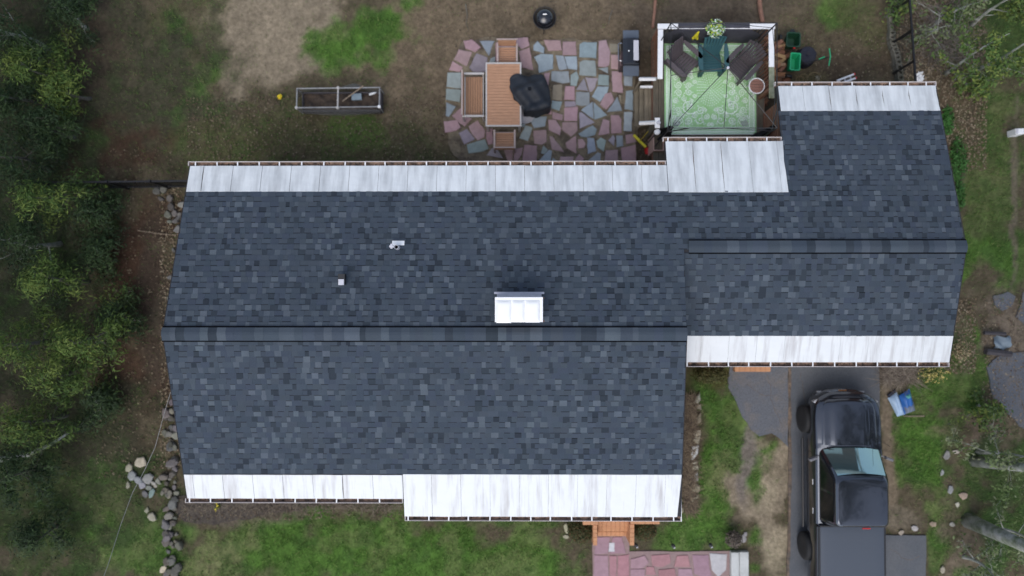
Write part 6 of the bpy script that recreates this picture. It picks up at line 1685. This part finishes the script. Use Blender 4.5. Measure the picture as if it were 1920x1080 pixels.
# dry grass bed beside the house, twig heap by the garage, twigs under the eave: uncountable
def strokes(name, region, n, lmin, lmax, w, cols, seed, z=(.01, .12), flat=.75, material='blade'):
    r = np.random.default_rng(seed)
    u = np.empty(0); v = np.empty(0)
    pu, pv = r.uniform(region[0], region[2], n), r.uniform(region[1], region[3], n)
    pts = np.array([at(a, b, 0) for a, b in zip(pu, pv)])
    ang = r.uniform(0, 2 * np.pi, n); L_ = r.uniform(lmin, lmax, n)
    d = np.stack([np.cos(ang), np.sin(ang), (1 - flat) * r.random(n)], 1); d /= np.linalg.norm(d, axis=1)[:, None]
    nn = np.stack([-np.sin(ang), np.cos(ang), np.zeros(n)], 1) * (w / 2)
    p = pts + np.stack([np.zeros(n), np.zeros(n), r.uniform(z[0], z[1], n)], 1)
    q = p + d * L_[:, None]
    V = np.stack([p - nn, p + nn, q + nn * .4, q - nn * .4], 1).reshape(-1, 3)
    c = np.array(cols)[r.integers(0, len(cols), n)] * (.7 + .6 * r.random(n))[:, None]
    return np_mesh(name, V, np.arange(4 * n).reshape(-1, 4), np.repeat(c, 4, 0), M[material], kind='stuff')
strokes('dry_grass', (1282, 740, 1304, 960), 2600, .10, .32, .012, [(.17, .13, .085), (.12, .085, .055), (.22, .17, .11), (.08, .055, .04)], 1)
strokes('dry_twigs', (1652, 688, 1716, 716), 420, .2, .6, .012, [(.20, .165, .13), (.13, .10, .08), (.26, .22, .17)], 2)
strokes('mulch_twigs', (345, 936, 750, 958), 900, .10, .35, .010, [(.14, .11, .085), (.08, .06, .045), (.19, .16, .12)], 3)
strokes('bed_stalks', (1490, 140, 1545, 158), 240, .10, .30, .008, [(.17, .14, .07), (.10, .09, .04)], 4)
strokes('brush_twigs', (1725, 20, 1800, 130), 260, .3, 1.0, .014, [(.19, .165, .14), (.13, .11, .095)], 5, z=(.02, .5))
MB().prism(ragged(pxpoly([(322, 930), (760, 925), (756, 938), (660, 942), (590, 950), (520, 962), (470, 974), (400, 985), (345, 978), (322, 955)]), .2, .06, 33), -.05, .002).build('mulch_strip', M['mulch'], kind='structure')
# litter of dead leaves
def litter(n, seed):
    r = np.random.default_rng(seed)
    zones = [((300, 350, 345, 880), .10, 1), ((180, 280, 330, 900), .08, 0), ((1680, 0, 1850, 320), .40, 1), ((1440, 60, 1700, 170), .05, 0), ((350, 180, 840, 310), .14, 0), ((820, 0, 1240, 300), .05, 0), ((1770, 560, 1830, 700), .06, 1), ((1840, 560, 1930, 820), .05, 1), ((330, 930, 760, 975), .05, 0), ((1200, 230, 1245, 310), .03, 0)]
    Vs, Cs = [], []
    for (a, b, c_, d), f, bright in zones:
        m = int(n * f); P = np.array([at(x, y, 0) for x, y in zip(r.uniform(a, c_, m), r.uniform(b, d, m))])
        ang = r.uniform(0, 6.28, m); s = r.uniform(.016, .042, m)
        t1 = np.stack([np.cos(ang), np.sin(ang), r.uniform(-.4, .4, m)], 1) * s[:, None]; t2 = np.stack([-np.sin(ang), np.cos(ang), r.uniform(-.4, .4, m)], 1) * (s * .6)[:, None]
        P[:, 2] = .012
        Vs.append(np.stack([P - t1, P - t2, P + t1, P + t2], 1).reshape(-1, 3))
        pal = np.array([(.21, .165, .11), (.15, .11, .07), (.28, .23, .16), (.11, .075, .05)] if bright else [(.12, .09, .06), (.085, .062, .042), (.17, .14, .095)])
        Cs.append(np.repeat(pal[r.integers(0, len(pal), m)] * (.7 + .5 * r.random(m))[:, None], 4, 0))
    V = np.concatenate(Vs); np_mesh('leaf_litter', V, np.arange(len(V)).reshape(-1, 4), np.concatenate(Cs), M['litter'], kind='stuff')
litter(16000, 77)
# grass
def grass(n, seed):
    r = np.random.default_rng(seed)
    X_ = r.uniform(-8.5, 26, n); Y_ = r.uniform(-9.5, 11, n)
    u, v = px_of(X_, Y_, 0)
    col, den = ground_fields(X_, Y_)
    clump = vnoise(X_ + 40, Y_ + 40, 200, 3, 5.0)
    keep = r.random(n) < den * np.clip(.2 + 2.2 * (clump - .33), .04, 1)
    inside = (X_ > .2) & (X_ < 12.6) & (Y_ > -4.5) & (Y_ < 4.2) | (X_ > 12.5) & (X_ < 19.7) & (Y_ > -.7) & (Y_ < 6.4)
    pave = ((u > 1476) & (u < 1654) & (v > 600)) | ((u > 1655) & (u < 1740) & (v > 1002)) | ((u > 1108) & (u < 1372) & (v > 1032)) | ((u > 1108) & (u < 1182) & (v > 985)) | ((u > 1366) & (u < 1404) & (v > 1030)) \
         | ((u > 1232) & (u < 1440) & (v > 40) & (v < 270)) | ((u > 835) & (u < 1195) & (v > 74) & (v < 320) & (r.random(n) < .97)) | ((u > 553) & (u < 716) & (v > 160) & (v < 206)) | ((u > 1380) & (u < 1480) & (v > 640) & (v < 815)) | ((u > 1868) & (v > 665) & (v < 800))
    keep &= ~inside & ~pave
    X_, Y_, col, den = X_[keep], Y_[keep], col[keep], den[keep]
    m = len(X_)
    ang = r.uniform(0, 6.283, m); lean = r.uniform(.35, 1.0, m); L_ = r.uniform(.05, .14, m) * (.6 + .5 * den)
    b = np.stack([X_, Y_, np.full(m, -.02)], 1)
    tip = b + np.stack([np.cos(ang) * lean * L_, np.sin(ang) * lean * L_, .02 + L_ * (1.05 - lean * .6)], 1)
    w = np.stack([-np.sin(ang), np.cos(ang), np.zeros(m)], 1) * r.uniform(.005, .011, m)[:, None]
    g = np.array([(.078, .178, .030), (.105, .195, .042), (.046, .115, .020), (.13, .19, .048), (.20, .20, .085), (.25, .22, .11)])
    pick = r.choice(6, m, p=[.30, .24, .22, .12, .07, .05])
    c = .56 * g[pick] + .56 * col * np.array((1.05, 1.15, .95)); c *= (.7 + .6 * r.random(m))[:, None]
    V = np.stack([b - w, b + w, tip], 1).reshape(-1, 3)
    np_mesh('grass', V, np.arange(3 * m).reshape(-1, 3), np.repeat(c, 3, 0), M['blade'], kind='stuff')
grass(620000, 5)

# ================================================================== TREES
def tree(name, label, x, y, h, seed, n_limb=16, reach=2.6, z0=.35, leaves=5000, size=.10, cols=None, bark='bark', r0=.16, lean=(0, 0), spread=.55, up=.6, group=None, limb_rise=.35, twigs=3, aspect=.45):
    r = random.Random(seed); rn = np.random.default_rng(seed)
    t = thing(name, label, 'tree', (x, y, 0), 0, group)
    tr = MB()
    pts = [Vector((lean[0] * k * h + .10 * math.sin(k * 5 + seed), lean[1] * k * h + .10 * math.cos(k * 4 + seed), -.1 + k * h)) for k in [i / 7 for i in range(8)]]
    tr.tube(pts, [r0 * (1.25 if i == 0 else 1) * (1 - .86 * i / 7) for i in range(8)], 9)
    tr.build('trunk', M[bark], t, smooth=True)
    lm = MB(); tips = []
    for k in range(n_limb):
        q = z0 + (1 - z0) * (k + r.random()) / n_limb; q = min(q, .985)
        i = min(6, int(q * 7)); f = q * 7 - i; p0 = pts[i].lerp(pts[i + 1], f)
        a_ = r.uniform(0, 6.28) + k * 2.4; L_ = reach * (1.08 - .75 * (q - z0) / (1 - z0)) * r.uniform(.65, 1.15)
        d = Vector((math.cos(a_), math.sin(a_), limb_rise * r.uniform(.3, 1.3)))
        pl = [p0]
        for s in range(1, 5):
            pl.append(pl[-1] + Vector((d.x + r.uniform(-.25, .25), d.y + r.uniform(-.25, .25), d.z * (1.2 - .25 * s) + r.uniform(-.1, .1))) * (L_ / 4))
        rr = max(.012, r0 * .33 * (1 - .6 * q))
        lm.tube(pl, [rr, rr * .8, rr * .55, rr * .35, rr * .15], 5)
        for s in range(2, 5):
            tips.append(pl[s])
            for _ in range(twigs):
                e = pl[s] + Vector((r.uniform(-1, 1), r.uniform(-1, 1), r.uniform(-.2, .5))) * (L_ * .28)
                lm.tube([pl[s - 1].lerp(pl[s], r.random()), pl[s].lerp(e, .6) + Vector((0, 0, .04)), e], [rr * .3, rr * .18, .004], 4)
                tips.append(e)
    lm.build('limbs', M[bark], t)
    tips.append(pts[-1])
    T = np.array([tuple(p) for p in tips])
    n = leaves
    ci = rn.integers(0, len(T), n)
    dd = rn.normal(size=(n, 3)); dd /= np.linalg.norm(dd, axis=1)[:, None]
    rad_ = spread * (.55 + .7 * rn.random(len(T)))[ci]
    P = T[ci] + dd * np.array([1, 1, .55]) * (rad_ * rn.random(n) ** .5 * .75)[:, None]
    nr = dd * .75 + rn.normal(size=(n, 3)) * .35 + np.array([0, 0, up]); nr /= np.linalg.norm(nr, axis=1)[:, None]
    tq = np.cross(nr, rn.normal(size=(n, 3))); tq /= np.linalg.norm(tq, axis=1)[:, None] + 1e-9
    bq = np.cross(nr, tq); s = size * (.5 + .9 * rn.random(n))[:, None]
    V = np.stack([P - tq * s, P - bq * s * aspect, P + tq * s, P + bq * s * aspect], 1).reshape(-1, 3)
    cols = np.array(cols)
    tone = cols[rn.integers(0, len(cols), len(T))][ci] * (.82 + .36 * rn.random(n))[:, None]
    np_mesh('crown', V, np.arange(4 * n).reshape(-1, 4), np.repeat(tone, 4, 0), M['leaf'], t)
    return t
DG = [(.020, .042, .014), (.027, .053, .016), (.016, .032, .012), (.038, .068, .020)]
LG = [(.056, .105, .020), (.092, .145, .028), (.036, .068, .016), (.130, .175, .036)]
lt = [  # undergrowth and young trees on the dark left side: map pixel of the foot, height, reach, leaves, tones
 (20, 60, 2.6, 1.5, DG, 'tall young tree with pale limbs in the top left corner of the yard'), (75, 130, 2.2, 1.2, LG, 'young tree with lime tufts below the top left corner'), (120, 165, 1.7, .9, LG, 'small lime-green sapling at the edge of the red leaf litter'),
 (90, 235, 1.8, 1.0, DG, 'low dark sapling beside the red leaf litter'), (130, 25, 1.5, 1.0, DG, 'leafy green sapling at the top edge left of the bare soil'), (30, 300, 2.4, 1.3, DG, 'broad dark young tree above the black fence'),
 (95, 370, 2.6, 1.1, LG, 'bright green young tree below the left end of the black fence'), (185, 395, 1.4, .9, DG, 'dark green sapling near the tumbled stones'), (30, 450, 2.8, 1.4, DG, 'dark spreading young tree below the bright green one'), (95, 520, 2.6, 1.0, LG, 'narrow bright tree on the left side halfway down'),
 (190, 480, 1.2, .8, DG, 'low dark green bush beside the red litter strip'), (165, 640, 2.2, 1.2, LG, 'yellowish leafy sapling reaching towards the ridge end'), (215, 600, 1.0, .8, DG, 'low green bush between two leafy saplings'), (110, 700, 2.0, 1.1, LG, 'lime-tipped young tree above the fallen branch'),
 (35, 640, 3.0, 1.2, LG, 'tall lime-tufted tree at the left edge above the fallen branch'), (60, 790, 2.2, 1.0, LG, 'lime-green young tree beside the pale fallen branch'), (185, 760, .9, .8, DG, 'low mossy green bush below the yellowish sapling'), (15, 900, 2.6, 1.3, DG, 'dark young tree below the fallen branch at the left edge'), (70, 1010, 1.6, .9, DG, 'small dark sapling in the mossy bottom left corner'), (25, 180, 2.4, 1.0, DG, 'dark young tree with bare pale twigs near the top left corner')]
for k, (u, v, h, rc, cl, lb) in enumerate(lt):
    p = at(u, v, h * .6)
    tree('sapling', lb, p.x, p.y, h * .95, 100 + k, n_limb=11, reach=rc * .95, z0=.2, leaves=int(1500 + 1500 * rc), size=.065, aspect=.20, cols=cl, bark='bark_pale' if k % 4 == 0 else 'bark', r0=.045 + .012 * h, spread=.60, group='young trees on the dark left side', twigs=1)
# the tall trees whose crowns stand beyond the left edge and shade that side
for k, (x, y, h) in enumerate(((-9.2, 8.5, 11), (-10.0, 4.5, 12), (-9.3, .8, 12.5), (-9.8, -2.8, 11.5), (-9.2, -6.6, 11), (-8.0, 12.0, 11))):
    tree('shade_tree', ['tall shade tree off the top left', 'tall shade tree off the left beside the fence', 'tallest shade tree off the middle left', 'tall shade tree off the lower left', 'tall shade tree off the bottom left corner', 'tall shade tree behind the top left corner'][k], x, y, h, 300 + k, n_limb=22, reach=3.3, z0=.3, leaves=7000, size=.17, cols=DG, r0=.24, spread=.8, group='tall shade trees beyond the left edge')
# right side: tall pale trunks with sparse spring leaves
SP = [(.10, .14, .05), (.13, .17, .07), (.07, .11, .03), (.16, .18, .10)]
GR = [(.055, .105, .024), (.085, .14, .032), (.13, .17, .035)]
p = at(1822, 979, 0); tree('tall_tree', 'thick pale trunk rising from the strip below the boundary stones', p.x, p.y, 15, 401, n_limb=18, reach=3.6, z0=.6, leaves=11000, size=.075, cols=SP, bark='bark_pale', r0=.19, lean=(.03, -.02), spread=.9, group='tall pale trees on the right')
p = at(1828, 872, 0); tree('tall_tree', 'mossy pale trunk leaning right just above the thick trunk', p.x, p.y, 13, 402, n_limb=16, reach=3.4, z0=.5, leaves=5000, size=.07, cols=SP, bark='bark_pale', r0=.14, lean=(.05, .14), spread=.8, group='tall pale trees on the right')
for k, (u, v, h, rc, cl, lv, lb) in enumerate(((1890, 860, 2.4, 1.3, SP, 1500, 'sparse grey-green sapling beside the mossy pale trunk'), (1905, 1010, 1.8, 1.0, SP, 600, 'pale twiggy sapling in the dark grass at the lower right'), (1845, 1070, 1.6, 1.0, SP, 500, 'white-twigged bare sapling at the bottom right edge'), (1850, 770, 1.0, .6, GR, 900, 'small round green bush below the neighbour driveway edge'),
        (1895, 95, 3.2, 1.1, GR, 1500, 'pale-limbed sapling with yellow-green tips at the upper right'), (1822, 105, 2.6, .9, GR, 900, 'thin pale sapling with few leaves right of the leaf litter'), (1870, 15, 2.2, 1.2, GR, 2600, 'leafy green sapling in the top right corner'), (1790, 25, 1.6, 1.0, SP, 500, 'bare brushy sapling beside the chain link fence'), (1745, 60, 1.3, 1.0, SP, 160, 'leafless brushy sapling nearest the chain link fence'), (1832, 158, 1.2, .6, GR, 700, 'low yellow-green sapling above the dark grass'), (1690, 12, .8, .4, GR, 500, 'small green sapling at the top end of the block edging'))):
    p = at(u, v, h * .5)
    tree('young_tree', lb, p.x, p.y, h, 500 + k, n_limb=9, reach=rc, z0=.15, leaves=lv, size=.055, cols=cl, bark='bark_pale', r0=.06 if h > 1.5 else .03, spread=.35, lean=(.05, .03), group='young trees on the right side', twigs=3)
for k, (x, y, h) in enumerate(((27.5, -4.5, 13), (28.5, 6.0, 12), (26.5, 12.5, 12))):
    tree('tall_tree', ['tall tree off the right edge beyond the neighbour driveway', 'tall tree off the right edge beyond the dark grass', 'tall tree off the top right corner'][k], x, y, h, 600 + k, n_limb=18, reach=3.6, z0=.4, leaves=6000, size=.16, cols=GR, bark='bark', r0=.22, spread=.8, group='tall trees off the right edge')
